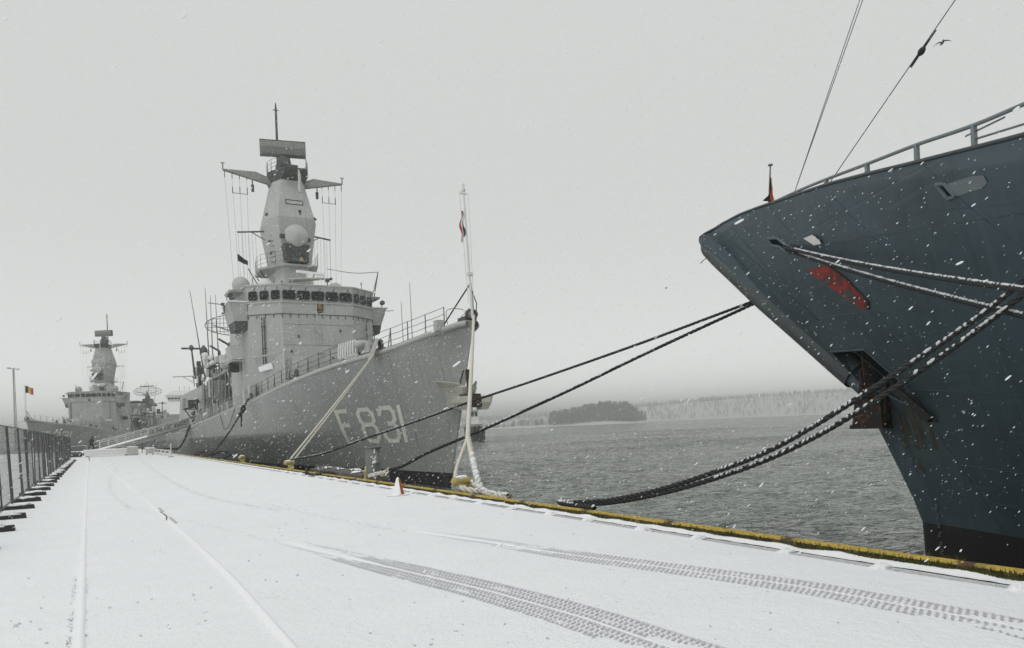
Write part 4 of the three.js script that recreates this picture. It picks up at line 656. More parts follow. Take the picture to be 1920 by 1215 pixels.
    add('ventilator', [box(1.1, 2.2, 1.4, 5.6 * sd, 9.6, -60.2), box(1.3, 0.9, 1.2, 5.7 * sd, 11.5, -60.2), box(0.9, 1.4, 1.0, 6.2 * sd, 7.4, -66.5)], mat.greyLight, S);
    for (const [x, y, s, w, h, d] of [[6.2, 7.0, 45, 0.5, 1.0, 0.8], [6.35, 6.9, 48.2, 0.4, 0.8, 0.6], [6.3, 7.1, 54.2, 0.5, 1.2, 0.7], [6.4, 6.8, 59, 0.5, 1.0, 1.1], [6.4, 6.6, 62.5, 0.5, 0.9, 0.7]]) add('deck_locker', box(w, h, d, x * sd, y - 0.2, -s), mat.greyLight, S);
    for (const s of [44.2, 46.5, 51, 56.2, 58.3, 61, 64]) add('pillar', bar(L3(6.3 * sd, FR.top(s), s), L3(6.2 * sd, 10.5, s), 0.09), mat.greyMid, S);  // pillars darkened too, shadow put into their colour
  }
  { // the small gear that crowds the waist: ready-use lockers, pipes, reels, ventilators
    const kinds = ['ready_locker', 'hose_reel', 'vent_cowl', 'pipe_run', 'junction_box', 'fire_point'];
    for (const sd of [-1, 1]) for (let i = 0; i < 64; i++) {
      const s = rr(44, 77), hi = rnd() < 0.45, x = (hi ? rr(5.0, 6.6) : rr(4.6, 6.5)) * sd, y = hi ? 10.9 + rr(0, 1.6) : FR.top(s) + rr(0.1, 3.2), k = Math.floor(rnd() * 6), c = [mat.grey, mat.greyLight, mat.greyDark, mat.greyDark, mat.white, mat.black][Math.floor(rnd() * 6)];
      const g = k === 0 ? box(rr(0.3, 0.8), rr(0.4, 1.1), rr(0.4, 1.1), x, y, -s) : k === 1 ? (() => { const t = new THREE.TorusGeometry(rr(0.2, 0.38), 0.09, 6, 14); t.rotateY(rr(0.6, 1.5)); t.translate(x, y, -s); return t; })() : k === 2 ? [cyl(0.13, 0.13, rr(0.5, 1.1), x, y - 0.4, -s, 8), sphere(0.22, x, y + 0.5, -s, 1, 0.8, 1, 8)] : k === 3 ? poly([L3(x, y - 0.8, s), L3(x, y + rr(0.3, 1.2), s), L3(x - sd * 0.4, y + 1.2, s + rr(-1, 1))], 0.05) : k === 4 ? [box(0.3, 0.4, 0.25, x, y, -s), bar(L3(x, y, s), L3(x, y - 0.9, s), 0.03)] : [bar(L3(x, y - 0.6, s), L3(x + 0.1 * sd, y + 0.8, s), 0.05), box(0.5, 0.12, 0.2, x, y + 0.75, -s)];
      add(kinds[k], g, c, S);
    }
  }
  add('funnel', [prism([[-4.6, -57.5], [4.6, -57.5], [4.6, -69], [-4.6, -69]], 5.4, [[-4.4, -57.8], [4.4, -57.8], [4.3, -68.5], [-4.3, -68.5]], 11.4), prism([[-3, -59], [3, -59], [3, -67], [-3, -67]], 11.4, [[-2.5, -60], [2.5, -60], [2.5, -66.5], [-2.5, -66.5]], 15.2)], mat.greyMid, S);  // funnel in the darker grey, amidships shadow put into its colour
  add('funnel_cap', prism([[-2.55, -59.95], [2.55, -59.95], [2.55, -66.55], [-2.55, -66.55]], 15.2, [[-2.3, -60.4], [2.3, -60.4], [2.3, -66.2], [-2.3, -66.2]], 15.9), mat.black, S);
  add('hangar', prism([[-6.2, -69], [6.2, -69], [6.3, -97], [-6.3, -97]], 4.6, [[-5.8, -69.2], [5.8, -69.2], [5.9, -97], [-5.9, -97]], 10.6), mat.grey, S);
  { // rotating air-search antenna: open lattice reflector
    const ped = add('dish_tower', [prism([[-1.6, -73.5], [1.6, -73.5], [1.6, -78], [-1.6, -78]], 10.6, [[-1.1, -74.2], [1.1, -74.2], [1.1, -77.4], [-1.1, -77.4]], 17.2), cyl(0.6, 0.8, 1.0, 0, 17.2, -75.8, 12)], mat.greyDark, S);
    const a = 4.3, b = 1.5, pt = (u, v) => V(a * u, 19.5 + b * v, -75.0 - 1.1 * u * u + 0.25 * v * v), ell = t => pt(Math.cos(t), Math.sin(t)), rim = []; for (let i = 0; i < 32; i++) rim.push(ell(i / 32 * Math.PI * 2));
    const g = [tube(rim, 0.06, 64, 5, true)];
    for (let i = -8; i <= 8; i++) { const u = i / 9, h = Math.sqrt(1 - u * u); g.push(...poly([pt(u, -h), pt(u, 0), pt(u, h)], 0.032, 4)); }
    for (const v of [-0.6, -0.2, 0.2, 0.6]) { const w = Math.sqrt(1 - v * v), q = []; for (let i = 0; i <= 10; i++) q.push(pt(mix(-w, w, i / 10), v)); g.push(...poly(q, 0.032, 4)); }
    const dish = add('search_antenna', g, mat.greyDark, S); add('antenna_frame', [...poly([pt(-0.75, 0), V(0, 18.6, -76.4), pt(0.75, 0)], 0.08), bar(V(0, 17.9, -75.8), pt(0, 0), 0.2), bar(V(0, 18.2, -75.6), V(0, 18.2, -72.6), 0.09), box(0.8, 0.35, 0.5, 0, 18.3, -72.5), box(4.2, 0.22, 0.3, 0, 21.2, -75.4), bar(pt(0, 0.9), V(0, 21.2, -75.4), 0.08), ...[-1.8, -0.6, 0, 1.6].map((x, i) => bar(V(x, 21.3, -75.4), V(x, 22.2 + (i === 2 ? 0.6 : 0), -75.4), 0.03))], mat.greyDark, dish);
  }
  add('close_in_gun', [cyl(1.2, 1.4, 1.0, 0, 10.6, -92, 14), box(1.8, 1.6, 2.2, 0, 12.3, -92), bar(L3(0, 12.4, 93), L3(0, 12.4, 95), 0.2), sphere(0.6, 0, 13.6, -91.6)], mat.grey, S);
  // whips on the far side of the foredeck
  if (near) for (const [a, b, x] of [[[752, 565], [757, 640], 5.6], [[768, 530], [774, 638], 6.0]]) { const p = onX(b[0], b[1], pos.x + x).sub(pos), q = onX(a[0], a[1], pos.x + x).sub(pos); add('whip_aerial', [bar(p.clone().setY(FR.top(-p.z) - 0.1), q, 0.05, 0.02, 5)], mat.greyDark, S); }
  return S;
}
const F831 = V(18.73, WATER, -37.3);
const near = frigate('F831', -1, 'large grey frigate marked F831 with bow toward the tender, moored along the yellow kerb', F831, 0);
const F931 = V(-12.6, WATER - 0.45, -195), turn931 = Math.atan2(16.2, 40) ;
const farShip = frigate('F931', 1, 'smaller-looking hazy grey frigate marked F931 beyond the gangway and fence', F931, -turn931);

function project(p) { const q = p.clone().sub(eye), z = q.dot(AXF), u = q.dot(AXR) / z * FOCAL, v = q.y / z * FOCAL, c = Math.cos(ROLL), s = Math.sin(ROLL); return [PCX + u * c - v * s, PCY - u * s - v * c]; }
const inside = (x, y, P) => { let r = false; for (let i = 0, j = P.length - 1; i < P.length; j = i++) if ((P[i][1] > y) !== (P[j][1] > y) && x < (P[j][0] - P[i][0]) * (y - P[i][1]) / (P[j][1] - P[i][1]) + P[i][0]) r = !r; return r; };

// --- blue-grey naval tender: only its bow shows; x athwart, y above water, z = metres behind the stem head
const TD = V(16, WATER, -16.64);
const TN = {
  L: 100,
  stem: table([[-1, 6.72], [0.41, 6.66], [1.14, 6.62], [1.64, 6.44], [2.29, 6.15], [3.27, 5.69], [4.2, 5.15], [4.81, 4.44], [5.62, 3.52], [6.81, 2.16], [8.24, 0.63], [8.55, 0.3], [8.72, 0.2], [9.2, 0.2]]),
  top: table([[0, 8.72], [0.25, 8.86], [0.8, 8.97], [1.5, 8.98], [2.9, 8.8], [4.9, 8.5], [6.75, 8.2], [8.05, 7.95], [9.4, 7.65], [10.55, 7.4], [11.45, 7.2], [15, 6.9], [25, 6.7], [100, 6.7]]),
  deck: table([[0, 0.05], [0.25, 0.36], [0.7, 0.58], [1.5, 0.83], [2.9, 1.45], [4.9, 2.25], [6.75, 3.07], [8.05, 3.6], [9.4, 4.2], [10.55, 4.75], [11.45, 5.15], [15, 6.4], [22, 7.5], [100, 7.6]]),
  wl: table([[0, 0.04], [3, 0.75], [8, 2.0], [14, 3.8], [22, 6.0], [32, 7.3], [100, 7.4]]),
};
TN.half = (d, y, top) => { const t = clamp(y / top, 0, 1), r = 0.4, st0 = TN.stem(y), dkb = Math.max(0, TN.deck(d + st0) - TN.deck(st0) * (1 - sstep(0, 4, d))), nose = d < r ? r * Math.sqrt(Math.max(0, 1 - Math.pow(1 - d / r, 2))) : r * (1 - sstep(r, 3, d)); return Math.max(nose * (0.35 + 0.65 * t), mix(TN.wl(d), dkb, Math.pow(t, 1.25))); };
TN.at = (u, k, side) => { const top = TN.top(u * TN.L), y = k <= 1 ? mix(-0.8, 1.14, k) : mix(1.14, top, k - 1), st = TN.stem(y), s = st + u * (TN.L - st); return V(side * TN.half((s - st), y, TN.top(s)), k > 1 ? mix(1.14, TN.top(s), k - 1) : y, s); };
const pocket = [[1558, 659], [1622, 655], [1690, 715], [1757, 788], [1668, 741], [1617, 722]];
const chocks = [[[1757, 347], [1771, 344], [1792, 368], [1779, 373]], [[1440, 447], [1458, 446], [1470, 456], [1488, 467], [1479, 474], [1463, 463], [1448, 460]]], holes = [pocket, ...chocks];
const span = (a, b, n) => Array.from({ length: n + 1 }, (_, i) => mix(a, b, i / n));
const tender = thing('naval_tender', 'dark blue-grey ship bow towering over the yellow kerb, rusty anchor in its pocket', 'ship', TD);
const tHullFull = new THREE.Mesh(loft({ rows: span(0, 2, 80), ns: 240, pow: 2.2, at: TN.at })); tHullFull.material.side = THREE.DoubleSide; tHullFull.position.copy(TD); tHullFull.updateMatrixWorld(true);
const tHull = add('hull', loft({ rows: span(1, 2, 130), ns: 420, pow: 2.2, at: TN.at, skip: (side, p, ids) => { if (side > 0) return false; let x = 0, y = 0, z = 0; for (const i of ids) { x += p[3 * i] / 4; y += p[3 * i + 1] / 4; z += p[3 * i + 2] / 4; } if (z < 1 || z > 14) return false; const q = project(V(x, y, z).add(TD)); return holes.some(h => inside(q[0], q[1], h)); } }), mat.blue, tender);
add('boot_topping', loft({ rows: span(0, 1, 10), ns: 160, pow: 2.0, at: TN.at }), mat.boot, tender);
{ // rolled stem plate, a shade greyer than the shell
  const ys = [8.62, 8.3, 7.6, 6.81, 6.2, 5.62, 5.2, 4.81, 4.5]; const g = tube(ys.map(y => V(0, y, TN.stem(y) + 0.33)), 0.36, 60, 18); add('stem_plate', [g, sphere(0.36, 0, 8.62, TN.stem(8.62) + 0.33, 1, 1, 1, 18)], M(lin(0.105, 0.125, 0.13), 0.5, { map: blueTex }), tender); }
{ const t = []; for (let i = 0; i < 70; i++) { const a = Math.pow(i / 70, 1.6) * 99 + 0.05, b = Math.pow((i + 1) / 70, 1.6) * 99 + 0.05, e = (s, sd) => V(sd * Math.max(0.02, TN.half(Math.max(0, s - TN.stem(TN.top(s) - 0.5)), TN.top(s) - 0.5, TN.top(s)) - 0.06), TN.top(s) - 0.5, s); t.push([e(a, -1), e(b, -1), e(b, 1), e(a, 1)]); } add('deck', facets(t), mat.greyDark, tender);
  for (const sd of [-1, 1]) { const pts = []; for (let i = 0; i <= 60; i++) { const s = 0.12 + Math.pow(i / 60, 1.5) * 60; pts.push(V(sd * TN.half(Math.max(0, s - TN.stem(TN.top(s))), TN.top(s), TN.top(s)), TN.top(s), s)); } add('bulwark_cap', tube(pts, 0.035, 240, 6), M(lin(0.05, 0.06, 0.065), 0.5), tender); } }
const toT = p => p.clone().sub(TD);
const onHull = (px, py, out = 0) => { let h = onMesh(px, py, tHullFull); for (let k = 1; !h && k < 20; k++) h = onMesh(px + k * 2, py, tHullFull); if (!h) return null; const n = h.face.normal.clone(); if (n.dot(ray(px, py)) > 0) n.negate(); return { p: toT(h.point).addScaledVector(n, out), n }; };
function hullPatch(pts, out, cell = 12) {     // a patch of the shell plating, outline given in photo pixels, laid on the real curved hull
  const xs = pts.map(p => p[0]), ys = pts.map(p => p[1]), c = [xs.reduce((a, b) => a + b) / xs.length, ys.reduce((a, b) => a + b) / ys.length], t = [], ring = [];
  for (let i = 0; i < pts.length; i++) { const a = pts[i], b = pts[(i + 1) % pts.length], n = Math.max(1, Math.ceil(Math.hypot(a[0] - b[0], a[1] - b[1]) / cell)); for (let k = 0; k < n; k++) ring.push([mix(a[0], b[0], k / n), mix(a[1], b[1], k / n)]); }
  const H = (x, y) => onHull(x, y, out).p;
  for (let i = 0; i < ring.length; i++) { const a = ring[i], b = ring[(i + 1) % ring.length]; for (let k = 0; k < 3; k++) { const A = (p, q) => H(mix(c[0], p[0], q), mix(c[1], p[1], q)); t.push(k ? [A(a, k / 3), A(a, (k + 1) / 3), A(b, (k + 1) / 3), A(b, k / 3)] : [A(a, 0), A(a, 1 / 3), A(b, 1 / 3)]); } }
  return facets(t);
}
{ // anchor pocket: real cavity with a raised lip, and the anchor hanging out of it
  const rim = [], deep = []; for (let i = 0; i < pocket.length; i++) { const a = pocket[i], b = pocket[(i + 1) % pocket.length]; for (let k = 0; k < 4; k++) { const h = onHull(mix(a[0], b[0], k / 4), mix(a[1], b[1], k / 4)); rim.push(h.p.clone().addScaledVector(h.n, 0.01)); deep.push(h.p.clone().add(V(0.75, 0.25, 0.15))); } }
  const t = []; for (let i = 0; i < rim.length; i++) { const j = (i + 1) % rim.length; t.push([rim[i], rim[j], deep[j], deep[i]]); } const cc = deep.reduce((a, b) => a.add(b), V(0, 0, 0)).multiplyScalar(1 / deep.length); for (let i = 0; i < deep.length; i++) t.push([cc, deep[i], deep[(i + 1) % deep.length]]);
  const pk = add('anchor_pocket', facets(t), mat.blue, tender); add('pocket_lip', rim.map((p, i) => bar(p, rim[(i + 1) % rim.length], 0.03, 0.03, 5)), M(lin(0.06, 0.085, 0.1), 0.5), pk);
  { const a = onHull(1688, 722, 0.1).p, b = onHull(1752, 784, 0.04).p; add('black_bar', [beam(a, b, 0.3, 0.14), beam(a.clone().add(V(0, 0.12, 0.05)), b, 0.12, 0.1)], mat.rubber, pk); }  // black bar laid along the narrow end of the pocket
  const o = onHull(1660, 752, 0.34).p, K = 0.74, A = (x, y, z) => o.clone().add(V(x * K, y * K, z * K));      // anchor hung upright against the shell
  const an = add('anchor', [beam(A(0.1, 0.0, -0.1), A(0.35, 1.75, -0.35), 0.2, 0.17), prism([[-0.26, -0.5], [0.3, -0.42], [0.34, 0.42], [-0.26, 0.5]], -0.5, [[-0.2, -0.42], [0.28, -0.36], [0.3, 0.36], [-0.2, 0.42]], 0.28).scale(K, K, K).translate(o.x, o.y, o.z), bar(A(0.05, 0.25, -0.42), A(0.3, 1.25, -0.5), 0.045), bar(A(0.35, 1.7, -0.4), A(0.4, 2.1, -0.3), 0.07)], mat.rust, tender);
  for (const s of [-1, 1]) add('fluke', prism([[-0.12, 0.2 * s], [0.22, 0.2 * s], [0.2, 0.52 * s], [-0.1, 0.5 * s]], -0.35, [[0.1, 0.34 * s], [0.22, 0.34 * s], [0.22, 0.44 * s], [0.12, 0.44 * s]], 0.95).scale(K, K, K).translate(o.x, o.y, o.z), mat.rust, an);
  add('crown_pad', [prism([[-0.3, -0.56], [0.3, -0.5], [0.34, 0.46], [-0.3, 0.56]], -0.62, [[-0.3, -0.56], [0.3, -0.5], [0.34, 0.46], [-0.3, 0.56]], -0.5).scale(K, K, K).translate(o.x, o.y, o.z)], mat.rust, an);
}
tag(add('red_marking', hullPatch([[1514, 507], [1553, 496], [1588, 522], [1630, 566], [1629, 577], [1618, 580], [1592, 562], [1560, 541]], 0.012), mat.red, tHull), 'flat red painted panel, worn at its lower end');
{ const lip = [[1514, 507], [1553, 496], [1588, 522], [1630, 566], [1629, 577], [1618, 580], [1592, 562], [1560, 541]].map(p => onHull(p[0], p[1], 0.015).p); add('panel_edge', lip.slice(1, 5).map((p, i) => i < 3 ? bar(p, lip[i + 2], 0.025, 0.025, 5) : bar(p, p.clone().add(V(0, -0.03, 0)), 0.02)), mat.black, tHull); }
add('worn_patch', hullPatch([[1580, 545], [1592, 540], [1610, 560], [1604, 567], [1588, 556]], 0.02), mat.greyDark, tHull);
add('white_plate', hullPatch([[1510, 446], [1527, 439], [1540, 449], [1544, 456], [1530, 459]], 0.05), mat.white, tHull);
for (const [ci, pts] of chocks.entries()) {   // mooring chocks: openings through the shell with a trunk behind and a rolled rim
  const rim = [], deep = []; for (let i = 0; i < pts.length; i++) { const a = pts[i], b = pts[(i + 1) % pts.length]; for (let k = 0; k < 3; k++) { const h = onHull(mix(a[0], b[0], k / 3), mix(a[1], b[1], k / 3)); rim.push(h.p.clone().addScaledVector(h.n, 0.005)); deep.push(h.p.clone().addScaledVector(h.n, ci === 2 ? -0.1 : -0.6)); } }
  const t = [], c = deep.reduce((a, b) => a.add(b), V(0, 0, 0)).multiplyScalar(1 / deep.length); for (let i = 0; i < rim.length; i++) { const j = (i + 1) % rim.length; t.push([rim[i], rim[j], deep[j], deep[i]], [c, deep[i], deep[j]]); }
  const ck = add('mooring_chock', facets(t), mat.blue, tender); add('chock_rim', rim.map((p, i) => bar(p, rim[(i + 1) % rim.length], 0.04, 0.04, 6)), M(lin(0.1, 0.13, 0.145), 0.5), ck);
}
add('lit_chock_patch', hullPatch([[1774, 345], [1826, 329], [1845, 328], [1853, 342], [1842, 353], [1792, 368]], 0.012), M(lin(0.2, 0.23, 0.24), 0.5, { map: hullTex }), tHull);  // pale patch paints in the lit inside of the chock opening
{ const st = []; for (const dx of [0, 22]) { const q = [[1320 + dx, 440 - dx * 0.2], [1350 + dx, 468 - dx * 0.2], [1390 + dx, 505 - dx * 0.3], [1440 + dx, 556 - dx * 0.4], [1500 + dx, 609 - dx * 0.4]].map(p => { const k = onHull(p[0] + 12, p[1], 0.006); return k && k.p; }).filter(Boolean); for (let i = 0; i < q.length - 1; i++) st.push(bar(q[i], q[i + 1], 0.012, 0.012, 4)); } add('stem_seam', st, M(lin(0.05, 0.07, 0.08), 0.5), tHull);
  const sm = []; for (const [a, b] of [[[1590, 590], [1680, 690]], [[1680, 690], [1760, 792]], [[1560, 640], [1700, 660]], [[1740, 912], [1915, 955]], [[1700, 400], [1915, 380]]]) { let last = null; for (let k = 0; k <= 10; k++) { const h2 = onHull(mix(a[0], b[0], k / 10), mix(a[1], b[1], k / 10), 0.003); if (last && h2) sm.push(bar(last, h2.p, 0.006, 0.006, 4)); last = h2 && h2.p; } } add('weld_seam', sm, mat.blue, tHull); }
add('run_off_stain', hullPatch([[1680, 752], [1745, 790], [1760, 850], [1735, 890], [1700, 850], [1690, 800]], 0.006), mat.stain, tHull);
{ // strakes and frames of the shell plating as fine weld beads
  const g = [], P = (u, k) => { const q = TN.at(u, k, -1), r = TN.at(u + 0.002, k, -1); return q.add(V(-0.004, 0, 0)); };
  for (const k of [1.2, 1.42, 1.64, 1.84]) { let l = null; for (let i = 3; i <= 60; i++) { const q = P(i / 60 * 0.14, k); if (l) g.push(bar(l, q, 0.008, 0.008, 4)); l = q; } }
  for (const u of [0.022, 0.042, 0.062, 0.085]) { let l = null; for (let j = 0; j <= 24; j++) { const q = P(u, 1 + j / 24); if (l) g.push(bar(l, q, 0.008, 0.008, 4)); l = q; } }
  add('weld_bead', g, mat.blue, tHull); }
{ // draught marks
  const g = []; [[1757, 952], [1760, 968], [1762, 985], [1764, 1002], [1766, 1020], [1768, 1034]].forEach(([x, y], i) => { const k = (a, b) => onHull(x + a, y + b, 0.02).p; g.push(...poly([k(-3, -4), k(2, -4), k(2, 0), k(-3, 0), k(-3, 4), k(2, 4)], 0.009, 4)); }); add('draught_mark', g, mat.greyMid, tHull); }
{ // rail above the bulwark
  const px = [[1455, 379, 1455, 377], [1497, 366, 1496, 358], [1549, 348, 1547, 337], [1626, 328, 1624, 308], [1719, 304, 1717, 272], [1827, 277, 1825, 235], [1935, 250, 1932, 190]], top = [], sideX = s => -Math.max(0.1, TN.deck(s) - 0.06);
  px.forEach(([bx, by, tx, ty], i) => { let q = null; for (let s = 2; s < 13; s += 0.01) { const w = V(sideX(s), TN.top(s), s).add(TD), r = project(w); if (r[0] >= bx) { q = w; break; } } if (!q) q = V(sideX(11.7), TN.top(11.7), 11.7).add(TD); const r = onX(tx, ty, q.x); top.push(toT(V(q.x, r.y, q.z))); if (i && i < 6) add('rail_post', beam(toT(q).add(V(0, -0.1, 0)), toT(V(q.x, r.y, q.z)), 0.09, 0.05), mat.blueRail, tender); });
  top.push(top[6].clone().add(top[6].clone().sub(top[5]).multiplyScalar(3))); add('top_rail', tube(top, 0.032, 80, 8), mat.blueRail, tender);
  add('mid_rail', [bar(top[5].clone().add(V(0.02, -0.2, 0)), top[7].clone().add(V(0.02, -0.45, 0)), 0.016), bar(top[5].clone().add(V(0.05, -0.1, -0.15)), top[5].clone().add(V(-0.05, -0.06, 0.45)), 0.014)], mat.blueRail, tender);
}
{ // stays running up from the foredeck to the foremast
  const ext = (a, b, k) => a.clone().addScaledVector(b.clone().sub(a), k);
  for (const o of [0, 4]) { const a = onX(1490, 360, 16), b = onX(1612 + o * 1.4, 0, 16); add('stay_wire', bar(toT(ext(a, b, -0.1)), toT(ext(a, b, 3.2)), 0.011, 0.011, 5), mat.galv, tender); }
  const a = onX(1552, 348, 16), b = onX(1791, 0, 16); add('aerial_wire', bar(toT(ext(a, b, -0.08)), toT(ext(a, b, 2.6)), 0.011, 0.011, 5), mat.black, tender);
  const c = toT(onX(1728, 96, 16)), d = b.clone().sub(a).normalize(); const g = lump(0.085, 0.8, 1.25, 0.8, 0.1); g.applyQuaternion(new THREE.Quaternion().setFromUnitVectors(YUP, d)); g.translate(c.x, c.y, c.z); add('insulator', [g, bar(c.clone().addScaledVector(d, -0.35), c.clone().addScaledVector(d, 0.45), 0.03, 0.015, 6)], mat.black, tender);
  add('foremast', [bar(V(0, 6.5, 24), V(0, 34, 25), 0.4, 0.2, 10)], mat.greyLight, tender);
}
const staffFoot = onX(1441, 386, 16).setX(15.9), staffTop = onX(1444.5, 309, 15.9);
add('flagstaff', [bar(toT(V(staffFoot.x, 6.2, staffFoot.z)), toT(staffTop), 0.028, 0.02, 8), cyl(0.065, 0.065, 0.03, toT(staffTop).x, toT(staffTop).y - 0.02, toT(staffTop).z, 12)], mat.galv, tender);
// drooping flags: real folded cloth hung along a staff
function flag(name, label, hoistTop, hoistLen, outs, colours, fold, group) {
  const t = thing(name, label, 'flag', hoistTop.clone(), 0, group), n = 14, m = colours.length;
  const pt = (u, v) => { const w = fold(u, v); return V(w[0], w[1], w[2]); };
  colours.forEach((c, k) => { const tri = []; for (let i = 0; i < n; i++) for (let j = 0; j < 4; j++) { const v0 = outs ? k / m + j / 4 / m : (i) / n, v1 = outs ? k / m + (j + 1) / 4 / m : (i + 1) / n, u0 = outs ? i / n : k / m + j / 4 / m, u1 = outs ? (i + 1) / n : k / m + (j + 1) / 4 / m; tri.push([pt(u0, v0), pt(u1, v0), pt(u1, v1), pt(u0, v1)]); } add('stripe', facets(tri), M(c, 0.9), t); });
  return t;
}
flag('flag', 'black, red and gold flag hanging limp on the staff of the blue-grey ship', staffTop.clone().add(V(0, -0.28, 0)), 0.7, true, [lin(0.012, 0.012, 0.013), lin(0.42, 0.045, 0.02), lin(0.55, 0.33, 0.06)], (u, v) => { // v across stripes, u along the fly; it droops down the staff
  const a = (v - 0.5) * (0.05 + 0.16 * sstep(0.5, 1, u)) - (v < 0.33 && u > 0.75 ? 0.16 * (u - 0.75) * 4 * (0.33 - v) * 3 : 0); return [AXR.x * a + 0.02 * Math.sin(u * 9 + v * 12), -0.72 * u - 0.1 * v + (v < 0.33 ? 0.06 * u : 0), AXR.z * a + 0.02 * Math.cos(u * 7 + v * 15)]; }, 'flags on the ships');
flag('flag', 'red, white and blue flag furled against the tall white jackstaff of F831', V(18.73 - 0.28, WATER + 15.75, -37.3 - 0.3), 1.6, true, [lin(0.4, 0.03, 0.03), lin(0.7, 0.68, 0.66), lin(0.04, 0.05, 0.15)], (u, v) => { const a = (v - 0.5) * (0.1 + 0.13 * Math.sin(u * 3.0)) + 0.05 * Math.sin(u * 11); return [AXR.x * a, -1.75 * u, AXR.z * a + 0.06 * Math.sin(u * 8 + v * 9)]; }, 'flags on the ships');
{ const p = V(0, 13.9, -0.25).applyAxisAngle(YUP, -turn931).add(F931); const d = AXR.clone();
  flag('flag', 'black, yellow and red flag blowing from the bow staff of F931', p.add(V(0, 3.0, 0)), 1.9, false, [lin(0.012, 0.012, 0.012), lin(0.62, 0.42, 0.03), lin(0.45, 0.04, 0.03)], (u, v) => [d.x * 1.75 * u, -1.5 * v - 0.55 * u * u + 0.08 * Math.sin(u * 7), d.z * 1.75 * u + 0.14 * Math.sin(u * 8 + v * 2)], 'flags on the ships');
  const q = V(18.73 - 5.0 + 0.05, WATER + 22.6, -37.3 - 44);
  flag('pennant', 'dark pennant hanging from the lower yard of F831', q, 1, false, [lin(0.02, 0.02, 0.02)], (u, v) => [1.0 * u, -0.75 * v - 0.7 * u + 0.3 * u * v, 0.1 * Math.sin(u * 8)], 'flags on the ships'); }

// ------------------------------------------------------------------ bollards, post, cone, fenders
const LED = 7.86;
function bollard(z, label, turn = 0.4, s = 1) {
  const b = thing('mooring_bollard', label, 'bollard', V(LED, -0.04, z), turn, 'yellow mooring bollards along the kerb');
  add('base_plate', cyl(0.24 * s, 0.26 * s, 0.05, 0, 0, 0, 18), mat.yellow, b);
  add('post', lathe([[0.19 * s, 0.03], [0.13 * s, 0.1], [0.12 * s, 0.24 * s], [0.15 * s, 0.3 * s]], 18), mat.yellow, b);
  const h = new THREE.CapsuleGeometry(0.105 * s, 0.34 * s, 6, 16); h.rotateZ(Math.PI / 2); h.translate(-0.06 * s, 0.36 * s, 0); add('head', h, mat.yellow, b);
  const c = lump(0.1, 2.3 * s, 0.5 * s, 0.9 * s, 0.3); c.translate(-0.06 * s, 0.44 * s, 0); add('snow_cap', c, mat.snow, b); return b;
}
const bz = px => onX(px[0], px[1], LED).z;
const Z1 = bz([545, 872]), Z2 = bz([868, 909]), Z0 = bz([455, 862]), Z3 = bz([690, 885]);
bollard(Z0, 'yellow mooring bollard with no rope beside the dark rubber fenders', 0.9, 1.1);
bollard(Z1, 'yellow mooring bollard holding two ropes, beside the dark hull of F831', 0.4, 1.05);
bollard(Z3, 'yellow mooring bollard half hidden behind the grey steel post', 1.2, 1.1);
bollard(Z2, 'snow-capped yellow mooring bollard under the bow of F831 wrapped in thick white rope', 0.3, 1.05);
{ // steel post on the quay edge
  const z = onX(702, 893, LED + 0.1).z, g = thing('steel_post', 'round grey steel post with snow-crusted face and flat lid at the quay edge', 'post', V(LED + 0.08, -0.04, z));
  add('pipe', cyl(0.245, 0.245, 1.12, 0, 0, 0, 28), mat.steel, g); add('lid', cyl(0.31, 0.29, 0.03, 0, 1.125, 0, 28), mat.steel, g); add('foot_ring', cyl(0.265, 0.265, 0.06, 0, 0, 0, 28), mat.steel, g);
  add('junction_box', [box(0.17, 0.36, 0.1, 0.09, 0.82, 0.25, 0.3), box(0.2, 0.02, 0.13, 0.09, 1.01, 0.25, 0.3)], mat.greyMid, g);
  const s = [], face = Math.atan2(-0.2, 0.98); for (let i = 0; i < 18; i++) { const y = rr(0.02, 1.1), a = face + rr(-0.16, 0.2) * (0.3 + y), q = lump(rr(0.015, 0.04), 1, rr(1, 2.4), 0.3, 0.4, 1); q.rotateY(a); q.translate(Math.sin(a) * 0.242, y, Math.cos(a) * 0.242); s.push(q); } add('stuck_snow', s, mat.snow, g);
}
{ // concrete landing with chains behind the kerb
  const z0 = onX(590, 885, 7.95).z, z1 = onX(688, 893, 7.95).z, g = thing('fender_landing', 'low concrete block behind the kerb with a snowy heap of chain on it', 'landing', V(8.2, 0, (z0 + z1) / 2)), L = Math.abs(z0 - z1);
  add('block', box(1.0, 0.26, L, 0.05, 0.07, 0), mat.concrete, g);
  const link = (p, q, r) => { const t = new THREE.TorusGeometry(0.075, 0.02, 6, 12); t.scale(1.4, 1, 1); t.rotateX(r ? Math.PI / 2 : 0.3); t.rotateY(q); t.translate(p.x, p.y, p.z); return t; };
  for (let k = 0; k < 22; k++) add('chain_link', link(V(-0.2 + 0.06 * Math.sin(k), 0.25 + 0.03 * Math.sin(k * 2.1), -L / 2 + 0.15 + k * L / 24), Math.PI / 2 + 0.2 * Math.sin(k * 3), k % 2), mat.galv, g);
  for (let k = 0; k < 4; k++) { const s = lump(0.14, 1.6, 0.4, 2.4, 0.4); s.translate(rr(-0.3, 0.2), 0.22, -L / 2 + (k + 0.6) * L / 4.4); add('snow_patch', s, mat.snow, g); }
}
